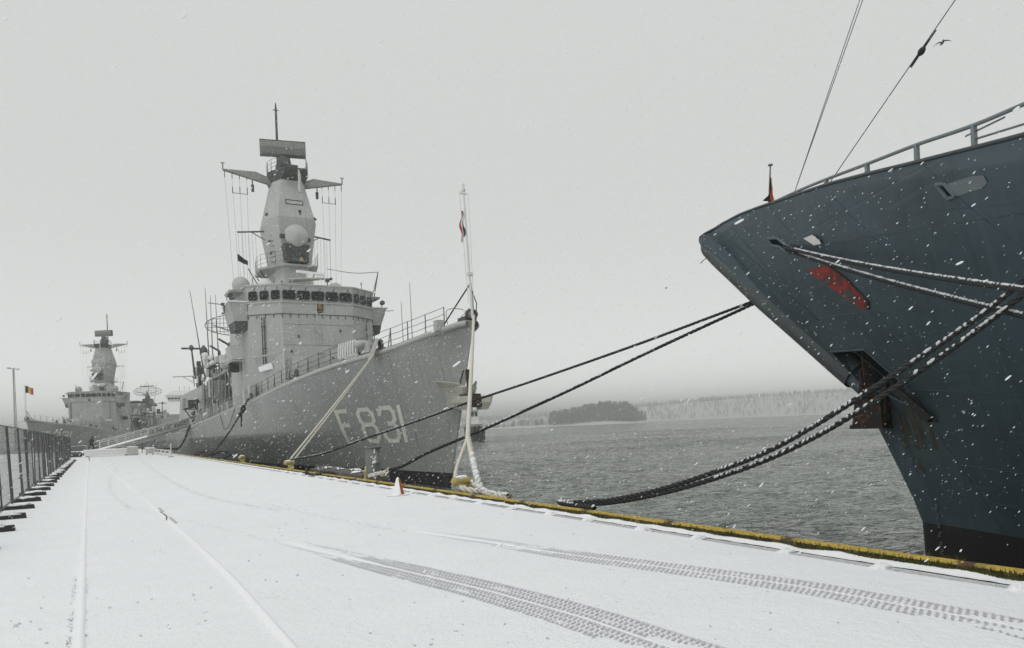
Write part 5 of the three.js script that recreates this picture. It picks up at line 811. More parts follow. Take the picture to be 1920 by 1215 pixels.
{ // loose chain over the kerb
  const g = thing('kerb_chain', 'loose dark chain looped over the yellow kerb', 'chain'), a = onX(583, 893, 7.35), pts = [V(7.7, 0.12, a.z - 2.2), V(7.5, 0.16, a.z - 1.2), V(7.3, 0.06, a.z - 0.5), V(7.25, 0.04, a.z), V(7.32, 0.07, a.z + 0.8), V(7.52, 0.15, a.z + 1.2), V(7.72, 0.12, a.z + 2)], c = new THREE.CatmullRomCurve3(pts);
  const base = new THREE.TorusGeometry(0.06, 0.016, 5, 10); base.scale(1.4, 1, 1);
  for (let i = 0; i < 34; i++) { const t = base.clone(), q = c.getPointAt(i / 33), d = c.getTangentAt(i / 33); t.rotateX(i % 2 ? 1.4 : 0.2); t.rotateY(Math.atan2(-d.z, d.x)); t.translate(q.x, q.y, q.z); add('chain_link', t, mat.black, g); }
}
{ const p = onY(748, 929, 0), g = thing('traffic_cone', 'weathered orange cone with its windward side caked in snow', 'traffic cone', V(p.x, 0.002, p.z));
  add('cone_body', lathe([[0.15, 0.0], [0.14, 0.03], [0.045, 0.42], [0.03, 0.43], [0.001, 0.43]], 20), mat.orange, g); add('base', [box(0.34, 0.025, 0.34, 0, 0.012, 0, 0.3)], mat.orange, g);
  const s = lathe([[0.16, 0.0], [0.15, 0.04], [0.055, 0.42], [0.02, 0.455], [0.001, 0.46]], 20), pos = s.attributes.position, sn = []; const d = AXR.clone().multiplyScalar(-1).addScaledVector(AXF, -0.8).normalize(); const ni = s.toNonIndexed(), q = ni.attributes.position; for (let i = 0; i < q.count; i += 3) { const a = V(q.getX(i), q.getY(i), q.getZ(i)), b = V(q.getX(i + 1), q.getY(i + 1), q.getZ(i + 1)), e = V(q.getX(i + 2), q.getY(i + 2), q.getZ(i + 2)), m = a.clone().add(b).add(e); if (m.setY(0).normalize().dot(d) > 0.3) sn.push([a, b, e]); } add('snow_crust', facets(sn), mat.snow, g);
  const f = lump(0.2, 1.5, 0.14, 1.1, 0.3); f.translate(0, 0.01, 0); add('snow_skirt', f, mat.snow, g);
}
for (const [px, r, l, label] of [[[385, 853], 1.15, 3.2, 'black floating rubber fender lying closest to the gangway'], [[412, 858], 1.2, 3.0, 'black floating rubber fender between hull and quay, under the dark hawser'], [[437, 861], 1.1, 2.4, 'smaller black floating rubber fender beside the free yellow bollard']]) {
  const z = onX(px[0], px[1], 9.8).z, g = thing('rubber_fender', label, 'fender', V(9.8, WATER + 1.05, z), 0, 'rubber fenders floating between frigate and quay');
  const c = new THREE.CapsuleGeometry(r, l, 8, 20); c.rotateX(Math.PI / 2); add('body', c, mat.rubber, g); for (let k = -1; k <= 1; k++) { const t = new THREE.TorusGeometry(r + 0.05, 0.13, 8, 24); t.translate(0, 0, k * l * 0.4); add('tyre', t, mat.rubber, g); }
  const s = lump(0.5, 1.0, 0.2, l * 0.9, 0.4); s.translate(0, r - 0.02, 0); add('snow_cap', s, mat.snow, g);
}

// ------------------------------------------------------------------ ropes: three laid strands, snow lodged on the lay
function sag(a, b, s, n = 24) { const p = []; for (let i = 0; i <= n; i++) { const t = i / n, q = a.clone().lerp(b, t); q.y -= s * 4 * t * (1 - t); p.push(q); } return p; }
function rope(name, label, pts, r, o = {}) {
  const g = thing(name, label, 'rope', V(0, 0, 0), 0, o.group), c = new THREE.CatmullRomCurve3(pts), L = c.getLength(), pitch = o.pitch || r * 7, per = o.per || 9, n = Math.min(2600, Math.ceil(L / pitch * per)), m = o.mat || mat.ropeDark;
  const frame = t => { const q = c.getPointAt(t), d = c.getTangentAt(t), s = d.clone().cross(YUP).normalize(), u = s.clone().cross(d).normalize(); return [q, d, s, u]; };
  for (let k = 0; k < 3; k++) {
    const p = [], id = [], W = 6;
    for (let i = 0; i <= n; i++) { const t = i / n, [q, d, s, u] = frame(t), a = -t * L / pitch * 2 * Math.PI + k * 2.0944, cx = Math.cos(a) * r * 0.5, cy = Math.sin(a) * r * 0.5; for (let w = 0; w < W; w++) { const b = w / W * 2 * Math.PI, x = cx + Math.cos(b) * r * 0.56, y = cy + Math.sin(b) * r * 0.56; p.push(q.x + s.x * x + u.x * y, q.y + s.y * x + u.y * y, q.z + s.z * x + u.z * y); } }
    for (let i = 0; i < n; i++) for (let w = 0; w < W; w++) { const a = i * W + w, b = i * W + (w + 1) % W; id.push(a, b, a + W, b, b + W, a + W); }
    const ge = new THREE.BufferGeometry(); ge.setAttribute('position', new THREE.Float32BufferAttribute(p, 3)); ge.setIndex(id); ge.computeVertexNormals(); add('strand', ge, m, g);
  }
  if (o.snow) { // lumps of wet snow caught in the grooves on the weather side
    const [t0, t1, dens] = o.snow, list = [], step = pitch / 3 / L, base = [0, 1, 2].map(() => lump(1, 1, 1, 1, 0.35, 1));
    for (let t = t0; t < t1; t += step * rr(0.4, 1.1) * (o.even || 1)) { if (rnd() > dens || noise(t * L * 0.9, r * 50, o.side || 0) < (o.even ? -0.9 : -0.25)) continue; const [q, d, s, u] = frame(clamp(t + rr(-0.2, 0.2) * step, 0, 1)), w = (() => { const c = AXF.clone().multiplyScalar(-1); c.addScaledVector(d, -c.dot(d)).normalize(); return u.clone().multiplyScalar(0.72).addScaledVector(c, o.side === undefined ? 0.35 : o.side).normalize(); })(), e = base[Math.floor(rnd() * 3)].clone(), lay = d.clone().addScaledVector(s, 0.75).normalize(), x3 = lay.clone().cross(w).normalize(), M4 = new THREE.Matrix4().makeBasis(lay, w, x3); e.scale(r * rr(0.6, 1.7), r * rr(0.3, 0.5), r * rr(0.35, 0.7)); e.applyMatrix4(M4); const f = q.clone().addScaledVector(w, r * 0.78); e.translate(f.x, f.y, f.z); list.push(e); }
    if (list.length) add('snow_crust', list, mat.snow, g).userData.kind = 'stuff';
  }
  return g;
}
{
  // the tender's spring lines: shell chock back to a bollard beside the photographer
  const s1 = onHull(1474, 462, 0.05).p.add(TD), s2 = onHull(1478, 467, 0.05).p.add(TD);
  const solveEnd = (S, px, py, B0) => { let best = null, be = 1e9; for (let z = -3.2; z < 6; z += 0.02) { const B = V(B0.x, B0.y, z), d = B.clone().sub(S); let prev = null; for (let k = 0; k <= 60; k++) { const P = S.clone().addScaledVector(d, k / 60); if (P.clone().sub(eye).dot(AXF) < 0.5) break; const q = project(P); if (prev && prev[0] < px && q[0] >= px) { const yy = mix(prev[1], q[1], (px - prev[0]) / (q[0] - prev[0])), e = Math.abs(yy - py); if (e < be) { be = e; best = B; } } prev = q; } } return best || V(B0.x, B0.y, 3); };
  const e1 = solveEnd(s1, 1915, 527, V(7.95, 2.2, 0)), e2 = solveEnd(s2, 1915, 572, V(7.95, 1.4, 0));
  rope('spring_line', 'upper of two snow-flecked black hawsers running from the blue-grey hull chock', sag(s1, e1, 0.12), 0.04, { even: 0.75, snow: [0.06, 1, 0.95], side: 0.7, group: 'hawsers of the blue-grey ship' });
  rope('spring_line', 'lower of two snow-flecked black hawsers running from the blue-grey hull chock', sag(s2, e2, 0.14), 0.04, { even: 0.75, snow: [0.06, 1, 0.95], side: 0.7, group: 'hawsers of the blue-grey ship' });
  // breast lines sagging from the tender's shoulder down to the quay under the frigate's bow
  for (const [pix, label, dx] of [[[[1990, 470], [1920, 525], [1840, 590], [1740, 660], [1640, 726], [1540, 790], [1440, 846], [1340, 885], [1240, 917], [1140, 938], [1062, 944]], 'thick snow-flecked black hawser sagging across the anchor, upper of the pair', 0], [[[1990, 492], [1920, 551], [1850, 606], [1750, 678], [1650, 745], [1550, 807], [1440, 861], [1340, 897], [1240, 925], [1140, 943], [1066, 947]], 'thick snow-flecked black hawser sagging across the anchor, lower of the pair', 0.12]]) {
    const n = pix.length, pts = pix.map(([x, y], i) => onX(x, y, mix(10.55, 7.75, i / (n - 1)) )); pts.unshift(pts[0].clone().add(V(0.35, 0.55, 0.6)));
    pts.push(V(7.74, 0.06, pts[n].z - 0.15)); rope('breast_line', label, pts, 0.043, { snow: [0, 0.7, 0.97], side: 0.7, pitch: 0.33, group: 'hawsers of the blue-grey ship' });
  }
  { // dark loop of the same hawsers dropped over the hidden bollard
    const z = onX(1085, 948, LED).z; rope('hawser_eye', 'snowy eye of a black hawser lying on the kerb', [V(7.72, 0.12, z + 0.7), V(7.7, 0.13, z + 0.2), V(7.75, 0.13, z - 0.4), V(7.9, 0.12, z - 0.7), V(8.0, 0.1, z - 0.4), V(7.95, 0.1, z + 0.1)], 0.05, { snow: [0, 1, 1], group: 'hawsers of the blue-grey ship' }); }
  // head lines from the tender's far bow to the frigate's bollards
  const h1 = V(17.4, 5.1, -14.2), far = (px, py, x) => onX(px, py, x);
  const A1 = onX(1421, 562, 16.6), A2 = onX(1421, 566, 16.6);
  const B1 = V(LED, 0.48, Z1), B2 = V(LED + 0.15, 0.42, onX(728, 884, LED + 0.1).z);
  const mk = (A, B, pix) => { const p = [A.clone().add(A.clone().sub(B).normalize().multiplyScalar(1.6))]; const n = pix.length; p.push(A); pix.forEach(([x, y], i) => p.push(onX(x, y, mix(A.x, B.x, (i + 1) / (n + 1))))); p.push(B); return p; };
  // plan positions follow a straight line, heights follow the sag seen in the photo
  const straight = (A, B, pix) => { const p = [A.clone().add(A.clone().sub(B).normalize().multiplyScalar(1.8)), A]; for (const [x, y] of pix) { const d = ray(x, y), nx = -(B.z - A.z), nz = B.x - A.x, t = ((A.x - eye.x) * nx + (A.z - eye.z) * nz) / (d.x * nx + d.z * nz); p.push(eye.clone().addScaledVector(d, t)); } p.push(B); return p; };
  rope('head_line', 'long hawser from the blue-grey bow crossing F831 to the bollard with two ropes', straight(A1, B1, [[1200, 644], [1000, 714], [880, 754], [780, 790], [680, 824], [600, 852]]), 0.045, { per: 6, pitch: 0.4, snow: [0.45, 1, 0.9], group: 'hawsers of the blue-grey ship' });
  rope('head_line', 'long hawser from the blue-grey bow ending beside the grey steel post', straight(A2, B2, [[1200, 668], [1080, 726], [980, 772], [900, 808], [800, 850], [750, 876]]), 0.05, { per: 6, pitch: 0.4, snow: [0.35, 1, 0.9], group: 'hawsers of the blue-grey ship' });
  { const z = B2.z; rope('hawser_coil', 'pale snow-covered hawser bent round the foot of the grey steel post', [B2, B2.clone().add(V(0.02, -0.1, -0.35)), V(LED + 0.3, 0.2, z - 1.0), V(LED + 0.1, 0.15, z - 1.6), V(LED - 0.1, 0.18, z - 1.2), V(LED - 0.05, 0.3, z - 0.4), V(LED + 0.1, 0.35, z - 0.1)], 0.06, { mat: mat.ropeWhite, snow: [0, 1, 1], group: 'hawsers of the blue-grey ship' }); }
  // the frigate's own lines
  const fl = FR.edge(8.6, -1, 0.05, 0.2).add(F831), c0 = fl.clone().add(V(-0.25, -0.35, 0.0));
  const W1 = rope('mooring_line', 'white line from the canvas-wrapped fairlead of F831 down to the bollard with two ropes', [fl, c0, ...sag(c0, V(LED, 0.5, Z1), 0.05, 8).slice(1)], 0.05, { mat: mat.ropeWhite, per: 6, pitch: 0.45, group: 'white mooring lines of F831' });
  const W1b = rope('mooring_line', 'second white line lying close along the canvas-wrapped fairlead line', sag(c0.clone().add(V(0.03, -0.1, -0.1)), V(LED + 0.05, 0.25, Z1 - 0.25), 0.05, 8), 0.045, { mat: mat.ropeWhite, per: 6, pitch: 0.45, group: 'white mooring lines of F831' });
  { const g = []; for (let i = 0; i < 5; i++) { const a = fl.clone().add(V(-0.12, 0.45, -0.22 + i * 0.1)), b = fl.clone().add(V(-0.5 - 0.05 * (i % 2), -0.75 - 0.15 * (i % 3), -0.3 + i * 0.13)); g.push(plate([a, a.clone().add(V(0, -0.03, 0.12)), b.clone().add(V(0, 0.02, 0.11)), b], V(-0.8, 0.3, 0), 0.04)); } g.push(plate([fl.clone().add(V(-0.1, 0.5, 0.4)), fl.clone().add(V(-0.08, 0.62, -0.2)), fl.clone().add(V(-0.6, -0.75, -0.35)), fl.clone().add(V(-0.55, -0.95, 0.3))], V(-0.8, 0.3, 0.4), 0.04)); tag(add('chafing_mat', g, mat.canvas), 'frayed grey canvas chafing mat over the rail fairlead of F831', 'mat'); }
  const bowF = V(18.73 - 0.1, WATER + 9.75, -37.3 + 0.32), bolZ = V(LED + 0.1, 0.5, Z2), split = bowF.clone().lerp(bolZ, 0.88);
  rope('bow_line', 'thick white line dropping from the stem fairlead of F831 to the snow-capped bollard', sag(bowF, split, 0.05, 8), 0.075, { mat: mat.ropeWhite, per: 6, pitch: 0.6, group: 'white mooring lines of F831' });
  rope('bow_line_tail', 'taut thinner end of the split white bow line on the snow-capped bollard', [split, V(LED - 0.05, 0.42, Z2 - 0.3), V(LED - 0.1, 0.28, Z2 - 0.1)], 0.055, { mat: mat.ropeWhite, per: 6, group: 'white mooring lines of F831' });
  rope('bow_line_tail', 'slack end of the thick white bow line wound in a heap beside the snow-capped bollard', [split, V(LED + 0.25, 0.3, Z2 + 0.35), V(LED + 0.2, 0.1, Z2 + 0.6), V(LED - 0.05, 0.14, Z2 + 0.3), V(LED - 0.1, 0.22, Z2), V(LED + 0.1, 0.3, Z2 - 0.2), V(LED + 0.25, 0.24, Z2 + 0.1), V(LED + 0.15, 0.14, Z2 + 0.7), V(LED - 0.02, 0.1, Z2 + 1.6), V(LED - 0.05, 0.1, Z2 + 2.4)], 0.085, { mat: mat.ropeWhite, per: 8, snow: [0.2, 1, 0.9], group: 'white mooring lines of F831' });
  const d0 = FR.edge(33, -1, 0.0, 0.2).add(F831), d1 = V(LED, 0.3, onX(396, 853, LED).z);
  rope('dark_hawser', 'dark hawser knotted against the side of F831 and led down to the rubber fenders', sag(d0, d1, 0.35, 10), 0.075, { per: 6, pitch: 0.6, group: 'dark lines of F831' });
  { const c = new THREE.CatmullRomCurve3(sag(d0, d1, 0.35, 10)), k = [0.16, 0.2, 0.27].map((t, i) => { const q = c.getPointAt(t), l = lump(0.2 - i * 0.03, 1, 1.5, 1, 0.5); l.translate(q.x, q.y, q.z); return l; }), q = c.getPointAt(0.22); k.push(beam(q, q.clone().add(V(-0.1, -1.3, 0.2)), 0.12, 0.06)); tag(add('chafing_wrap', k, mat.black), 'black cloth knots tied round the dark hawser of F831', 'wrap'); }
  const e0 = FR.edge(38, -1, -0.02, -0.05).add(F831), e9 = FR.edge(46, -1, -0.02, -0.05).add(F831);
  rope('slack_line', 'thin dark line hanging in a loop from the deck edge of F831', [e0, e0.clone().lerp(e9, 0.3).add(V(-0.15, -1.5, 0)), e0.clone().lerp(e9, 0.6).add(V(-0.15, -1.9, 0)), e9], 0.03, { per: 5, pitch: 0.3, group: 'dark lines of F831' });
  const s0 = FR.edge(72, -1, -0.02, 0.1).add(F831);
  for (const [k, label] of [[0, 'heavy dark supply hose drooping below the gangway'], [1, 'second dark supply cable drooping beside the heavy hose below the gangway']]) rope('supply_hose', label, [s0.clone().add(V(0, 0, -k)), s0.clone().add(V(-0.6, -1.9, -2 - k)), V(10.4, 0.35 - 0.15 * k, s0.z - 4), V(9.0, 0.3, s0.z - 7 + 2 * k), V(7.9, 0.3, s0.z - 9 + 3 * k)], 0.13 - k * 0.05, { per: 4, pitch: 2.5, group: 'dark lines of F831' });
  const fb = V(0, 9.6, -0.3).applyAxisAngle(YUP, -turn931).add(F931); rope('far_mooring_line', 'thin pale line from the bow of F931 down toward the far pier', sag(fb, V(-40, 0.4, -226), 0.5, 8), 0.06, { mat: mat.ropeWhite, per: 3, pitch: 2 });
}

// ------------------------------------------------------------------ mesh fence
{
  const W = 2.8, X = -1.82; let first = null;
  const zs = []; for (let z = -11.7; z > -80; z -= W) zs.push(z);
  zs.forEach((z, i) => {
    if (!first) {
      first = thing('mesh_fence', '', 'fence', V(0, 0, 0), 0, 'mesh fence panels along the quay');
      const h0 = 0.13, h1 = 2.05, w = W - 0.06, P = (y, d) => V(0, y, -d);
      add('post', bar(P(0.02, 0.03), P(h1, 0.03), 0.021, 0.021, 8), mat.wire, first); add('post', bar(P(0.02, w), P(h1, w), 0.021, 0.021, 8), mat.wire, first);
      add('top_rail', bar(P(h1 - 0.02, 0.03), P(h1 - 0.02, w), 0.019, 0.019, 8), mat.wire, first); add('bottom_rail', bar(P(h0, 0.03), P(h0, w), 0.019, 0.019, 8), mat.wire, first);
      const v = []; for (let k = 1; k < 21; k++) v.push(bar(P(h0, 0.03 + k * (w - 0.03) / 21), P(h1, 0.03 + k * (w - 0.03) / 21), 0.0024, 0.0024, 4)); for (const y of [0.38, 0.63, 0.88, 1.13, 1.38, 1.63, 1.86]) v.push(bar(P(y, 0.03), P(y, w), 0.003, 0.003, 4)); add('wire_mesh', v, mat.wire, first);
      add('clamp', [box(0.07, 0.05, 0.1, 0, 1.45, -0.0), box(0.07, 0.05, 0.1, 0, 0.6, -0.0)], mat.galv, first);
    }
    const p = i ? first.clone() : first; if (i) { p.name = numbered('mesh_fence'); scene.add(p); }
    p.position.set(X + rr(-0.02, 0.02), 0.1, z); p.rotation.set(0, rr(-0.015, 0.015), rr(-0.005, 0.035) + (i < 6 ? 0.02 : 0));
    p.userData.label = 'black wire mesh fence panel standing on snowy ballast blocks';
  });
  for (let i = 0; i < zs.length; i++) {
    const f = thing('ballast_block', 'dark ballast block lying across under a joint of the mesh fence, snow on top', 'ballast block', V(X + 0.08, 0, zs[i] + 0.0), rr(-0.1, 0.1), 'ballast blocks of the mesh fence');
    add('block', [prism([[-0.38, -0.11], [0.38, -0.11], [0.38, 0.11], [-0.38, 0.11]], -0.02, [[-0.36, -0.085], [0.36, -0.085], [0.36, 0.085], [-0.36, 0.085]], rr(0.1, 0.13))], mat.rubber, f);
    const s = lump(0.12, rr(2.2, 2.9), rr(0.35, 0.6), 0.85, 0.7); s.translate(-0.06, 0.115, 0); add('snow_cap', s, mat.snow, f);
  }
}

// ------------------------------------------------------------------ gangway and quay clutter
{
  const A = V(-0.8, 0.28, -99.5), Bq = V(11.75, 3.35, -116.5), G = thing('gangway', 'long white gangway with a lettered name board sloping up to F831', 'gangway', V(0, 0, 0)), d = Bq.clone().sub(A), dn = d.clone().normalize(), sd = dn.clone().cross(YUP).normalize();
  const at = (t, o, y) => A.clone().addScaledVector(d, t).addScaledVector(sd, o).add(V(0, y, 0));
  add('walkway', beam(at(0, 0, 0), at(1, 0, 0), 1.1, 0.14), mat.greyLight, G); add('snow_on_treads', beam(at(0.02, 0, 0.1), at(0.98, 0, 0.1), 0.95, 0.05), mat.snow, G);
  for (const o of [-0.55, 0.55]) { add('handrail', [bar(at(0.08, o, 1.0), at(1, o, 1.0), 0.05), bar(at(0.08, o, 0.5), at(1, o, 0.5), 0.035)], mat.white, G); for (let k = 0; k <= 12; k++) add('rail_post', bar(at(0.08 + 0.92 * k / 12, o, 0), at(0.08 + 0.92 * k / 12, o, 1.02), 0.035), mat.white, G); add('truss', [0, 1, 2, 3, 4, 5, 6, 7].map(k => bar(at(k / 8, o, 0), at((k + 0.5) / 8, o, -0.35), 0.035)).concat([bar(at(0.03, o, -0.35), at(0.97, o, -0.35), 0.05)]), mat.white, G); }
  add('support_leg', [bar(at(0.6, 0.5, -0.3), V(at(0.6, 0.5, 0).x, 0, at(0.6, 0.5, 0).z), 0.06), bar(at(0.47, 0.5, -0.2), V(at(0.47, 0.5, 0).x, 0, at(0.47, 0.5, 0).z), 0.06)], mat.greyDark, G);
  add('landing_frame', [box(2.0, 0.14, 1.2, A.x - 0.6, 0.24, A.z + 0.5), ...poly([V(A.x - 1.6, 0.3, A.z + 0.6), V(A.x - 1.6, 1.2, A.z + 0.6), V(A.x + 0.2, 1.3, A.z + 0.6), V(A.x + 0.2, 0.3, A.z + 0.6)], 0.04)], mat.greyLight, G);
  for (const [x, z] of [[-1.3, 1.15], [-0.6, 1.2], [0.15, 1.15], [-1.0, 0.1], [0.1, 0.1]]) { const t = new THREE.TorusGeometry(0.24, 0.11, 8, 18); t.rotateX(0.3); t.translate(A.x + x, 0.26, A.z + z); add('tyre', t, mat.rubber, G); }
  // name board
  const cv = document.createElement('canvas'); cv.width = 1024; cv.height = 128; const cx = cv.getContext('2d'); cx.fillStyle = '#f4f4ee'; cx.fillRect(0, 0, 1024, 128); cx.fillStyle = '#3c4042'; cx.font = 'bold 92px serif'; cx.textBaseline = 'middle'; cx.fillText('Zr. Ms.', 40, 66); cx.fillText('VAN AMSTEL', 380, 66);
  const tx = new THREE.CanvasTexture(cv); tx.colorSpace = THREE.SRGBColorSpace;
  const q = [at(0.52, 0.62, 0.1), at(0.995, 0.62, 0.1), at(0.995, 0.62, 1.25), at(0.52, 0.62, 1.25)], toCam = sd.clone(); const bm = add('name_board_backing', plate(q.map(p => p.clone().addScaledVector(sd, -0.05)), sd, 0.04), mat.white, G);
  const g = new THREE.BufferGeometry().setFromPoints([q[0], q[1], q[2], q[0], q[2], q[3]].map(p => p.clone().addScaledVector(sd, 0.004))); g.setAttribute('uv', new THREE.Float32BufferAttribute([0, 0, 1, 0, 1, 1, 0, 0, 1, 1, 0, 1], 2)); g.computeVertexNormals(); add('name_board', g, M(lin(1, 1, 1), 0.7, { map: tx }), G);

  // person walking up the gangway
  const t0 = (() => { for (let t = 0; t < 1; t += 0.002) if (project(at(t, 0, 0.9))[0] > 171) return t; return 0.2; })(), base = at(t0, 0, 0.12), H = 1.78;
  const fw = V(dn.x, 0, dn.z).normalize(), J = (f, y, s) => V(f, y, s);
  const bones = [[J(0, 0.92, 0), J(0.12, 1.38, 0), 0.15, 0.17], [J(0.12, 1.38, 0), J(0.2, 1.5, 0), 0.1, 0.07], [J(0.22, 1.58, 0), J(0.24, 1.66, 0), 0.1, 0.1],
    [J(0, 0.92, 0.09), J(0.22, 0.55, 0.1), 0.1, 0.075], [J(0.22, 0.55, 0.1), J(0.16, 0.1, 0.1), 0.075, 0.05], [J(0.16, 0.08, 0.1), J(0.34, 0.06, 0.1), 0.05, 0.045],
    [J(0, 0.92, -0.09), J(-0.08, 0.5, -0.1), 0.1, 0.075], [J(-0.08, 0.5, -0.1), J(-0.34, 0.12, -0.1), 0.075, 0.05], [J(-0.34, 0.08, -0.1), J(-0.18, 0.05, -0.1), 0.05, 0.045],
    [J(0.12, 1.36, 0.2), J(0.1, 1.1, 0.26), 0.07, 0.06], [J(0.1, 1.1, 0.26), J(0.34, 0.98, 0.28), 0.055, 0.04], [J(0.34, 0.98, 0.28), J(0.46, 0.98, 0.28), 0.04, 0.035], [J(0.12, 1.36, -0.2), J(0.0, 1.1, -0.25), 0.07, 0.06], [J(0, 1.1, -0.25), J(0.2, 0.95, -0.26), 0.055, 0.04], [J(0.2, 0.95, -0.26), J(0.3, 0.95, -0.26), 0.04, 0.035]];
  const dist = p => { let s = 0; for (const [a, b, r1, r2] of bones) { const ab = b.clone().sub(a), h = clamp(p.clone().sub(a).dot(ab) / ab.lengthSq(), 0, 1), dd = p.distanceTo(a.clone().addScaledVector(ab, h)) - mix(r1, r2, h); s += Math.exp(-dd * 45); } return -Math.log(s) / 45; };
  const N = 52, mc = new MarchingCubes(N, mat.black, false, false, 60000); mc.isolation = 0; const sc = 1.0;
  for (let k = 0; k < N; k++) for (let j = 0; j < N; j++) for (let i = 0; i < N; i++) { const p = V((i / (N / 2) - 1) * sc, (j / (N / 2) - 1) * sc + 0.88, (k / (N / 2) - 1) * sc); mc.field[i + j * N + k * N * N] = -dist(p); }
  mc.update(); const cnt = mc.count, pos = new Float32Array(mc.positionArray.slice(0, cnt * 3)), nor = new Float32Array(mc.normalArray.slice(0, cnt * 3)); for (let i = 0; i < cnt; i++) { pos[3 * i] *= sc; pos[3 * i + 1] = pos[3 * i + 1] * sc + 0.88; pos[3 * i + 2] *= sc; }
  const bg = new THREE.BufferGeometry(); bg.setAttribute('position', new THREE.BufferAttribute(pos, 3)); bg.setAttribute('normal', new THREE.BufferAttribute(nor, 3)); 
  const man = thing('person', 'person in dark coat and cap leaning forward while walking up the gangway', 'person', base, Math.atan2(-fw.z, fw.x)); add('body', bg, M(lin(0.02, 0.02, 0.022), 0.9), man);
  add('face', sphere(0.075, 0.275, 1.6, 0, 0.8, 1.1, 0.9, 10), M(lin(0.35, 0.22, 0.16), 0.7), man); add('cap', [sphere(0.115, 0.235, 1.68, 0, 1, 0.55, 1, 12)], mat.black, man);
}
{
  const bx = onY(240, 854, 0), c = thing('equipment_case', 'square pale metal case with snow on its lid standing beside the gangway foot', 'case', V(bx.x + 0.5, 0, bx.z - 0.4));
  add('body', box(1.1, 0.86, 0.8, 0, 0.45, 0), mat.greyLight, c); add('lid', box(1.16, 0.06, 0.86, 0, 0.91, 0), mat.white, c); const s = lump(0.5, 1.05, 0.12, 0.75, 0.2); s.translate(0, 0.95, 0); add('snow_cap', s, mat.snow, c); add('skid', [box(1.1, 0.04, 0.1, 0, 0.02, 0.36), box(1.1, 0.04, 0.1, 0, 0.02, -0.36)], mat.black, c);
  const l = thing('snowy_platform', 'long low platform under a smooth sheet of snow behind the gangway foot', 'platform', V(bx.x - 2.0, 0, bx.z - 1.6)); add('deck', box(4.4, 0.6, 1.6, 0, 0.42, 0), mat.white, l); add('foot', [box(0.2, 0.14, 1.4, -1.9, 0.07, 0), box(0.2, 0.14, 1.4, 1.9, 0.07, 0)], mat.greyDark, l); const sl = box(4.5, 0.1, 1.7, 0, 0.76, 0); add('snow_sheet', sl, mat.snow, l);
  const b2 = onY(281, 853, 0), k = thing('power_cabinet', 'small pale cabinet on legs beside the low white barrier', 'cabinet', V(b2.x, 0, b2.z)); add('body', box(0.75, 0.55, 0.6, 0, 0.42, 0), mat.greyLight, k); add('lid', box(0.95, 0.12, 0.75, 0, 0.76, 0), mat.snow, k); for (const x of [-0.3, 0.3]) add('leg', box(0.08, 0.16, 0.5, x, 0.08, 0), mat.greyDark, k);
  const ba = onY(290, 851, 0), bb = onY(318, 856, 0), br = thing('low_barrier', 'low white barrier of rails and short posts near the pole', 'barrier'); add('rail', [beam(V(ba.x, 0.55, ba.z), V(bb.x, 0.55, bb.z), 0.08, 0.1)], mat.white, br); add('rail', [beam(V(ba.x, 0.15, ba.z), V(bb.x, 0.15, bb.z), 0.08, 0.08)], mat.white, br); for (let i = 0; i <= 4; i++) { const q = ba.clone().lerp(bb, i / 4); add('post', box(0.12, 0.6, 0.12, q.x, 0.3, q.z), mat.white, br); }
  const pp = onY(321, 857, 0), po = thing('slim_pole', 'slim white pole on a cross foot at the end of the low barrier', 'pole', V(pp.x, 0, pp.z)); add('shaft', cyl(0.04, 0.045, 1.25, 0, 0, 0, 10), mat.white, po); add('cross_foot', [box(0.5, 0.04, 0.08, 0, 0.02, 0), box(0.08, 0.04, 0.5, 0, 0.02, 0)], mat.greyDark, po);
  const sb = thing('snow_barrier', 'thin pale bar lying across low trestles at the end of the mesh fence', 'barrier', onY(150, 865, 0).setY(0)); add('bar', beam(V(-1.0, 0.32, 0), V(0.9, 0.32, 0), 0.1, 0.08), mat.white, sb); for (const x of [-0.8, 0.7]) add('trestle', [box(0.06, 0.3, 0.4, x, 0.15, 0)], mat.greyDark, sb);
}
{ // floodlight mast on the far pier
  const d = ray(25, 690), z = -262, x = d.x / d.z * z, top = EYE + d.y / d.z * z, m = thing('floodlight_mast', 'very tall thin lattice floodlight mast with white lamp heads', 'lamp post', V(x, -0.1, z));
  add('lattice', [...[[-0.35, -0.35], [0.35, -0.35], [0, 0.4]].map(([a, b]) => bar(V(a, 0, b), V(a * 0.5, top, b * 0.5), 0.09, 0.07, 5)), ...Array.from({ length: 18 }, (_, i) => { const y = i * top / 18, k = 1 - 0.5 * i / 18, k2 = 1 - 0.5 * (i + 1) / 18; return bar(V(-0.35 * k, y, -0.35 * k), V(0.35 * k2, y + top / 18, -0.35 * k2), 0.035, 0.035, 4); })], mat.galv, m);
  const lampWhite = M(lin(0.88, 0.89, 0.9), 0.6);  // plain white for the lamp heads, nothing emitted
  for (const x2 of [-1.1, 0.0, 1.0]) add('lamp_head', lump(0.42, 1.3, 0.7, 1, 0.15), lampWhite, m).position.set(x2, top + 0.2 * Math.sin(x2 * 5), 0.3);
  add('cross_arm', box(2.9, 0.16, 0.2, 0, top - 0.1, 0), mat.galv, m);
}
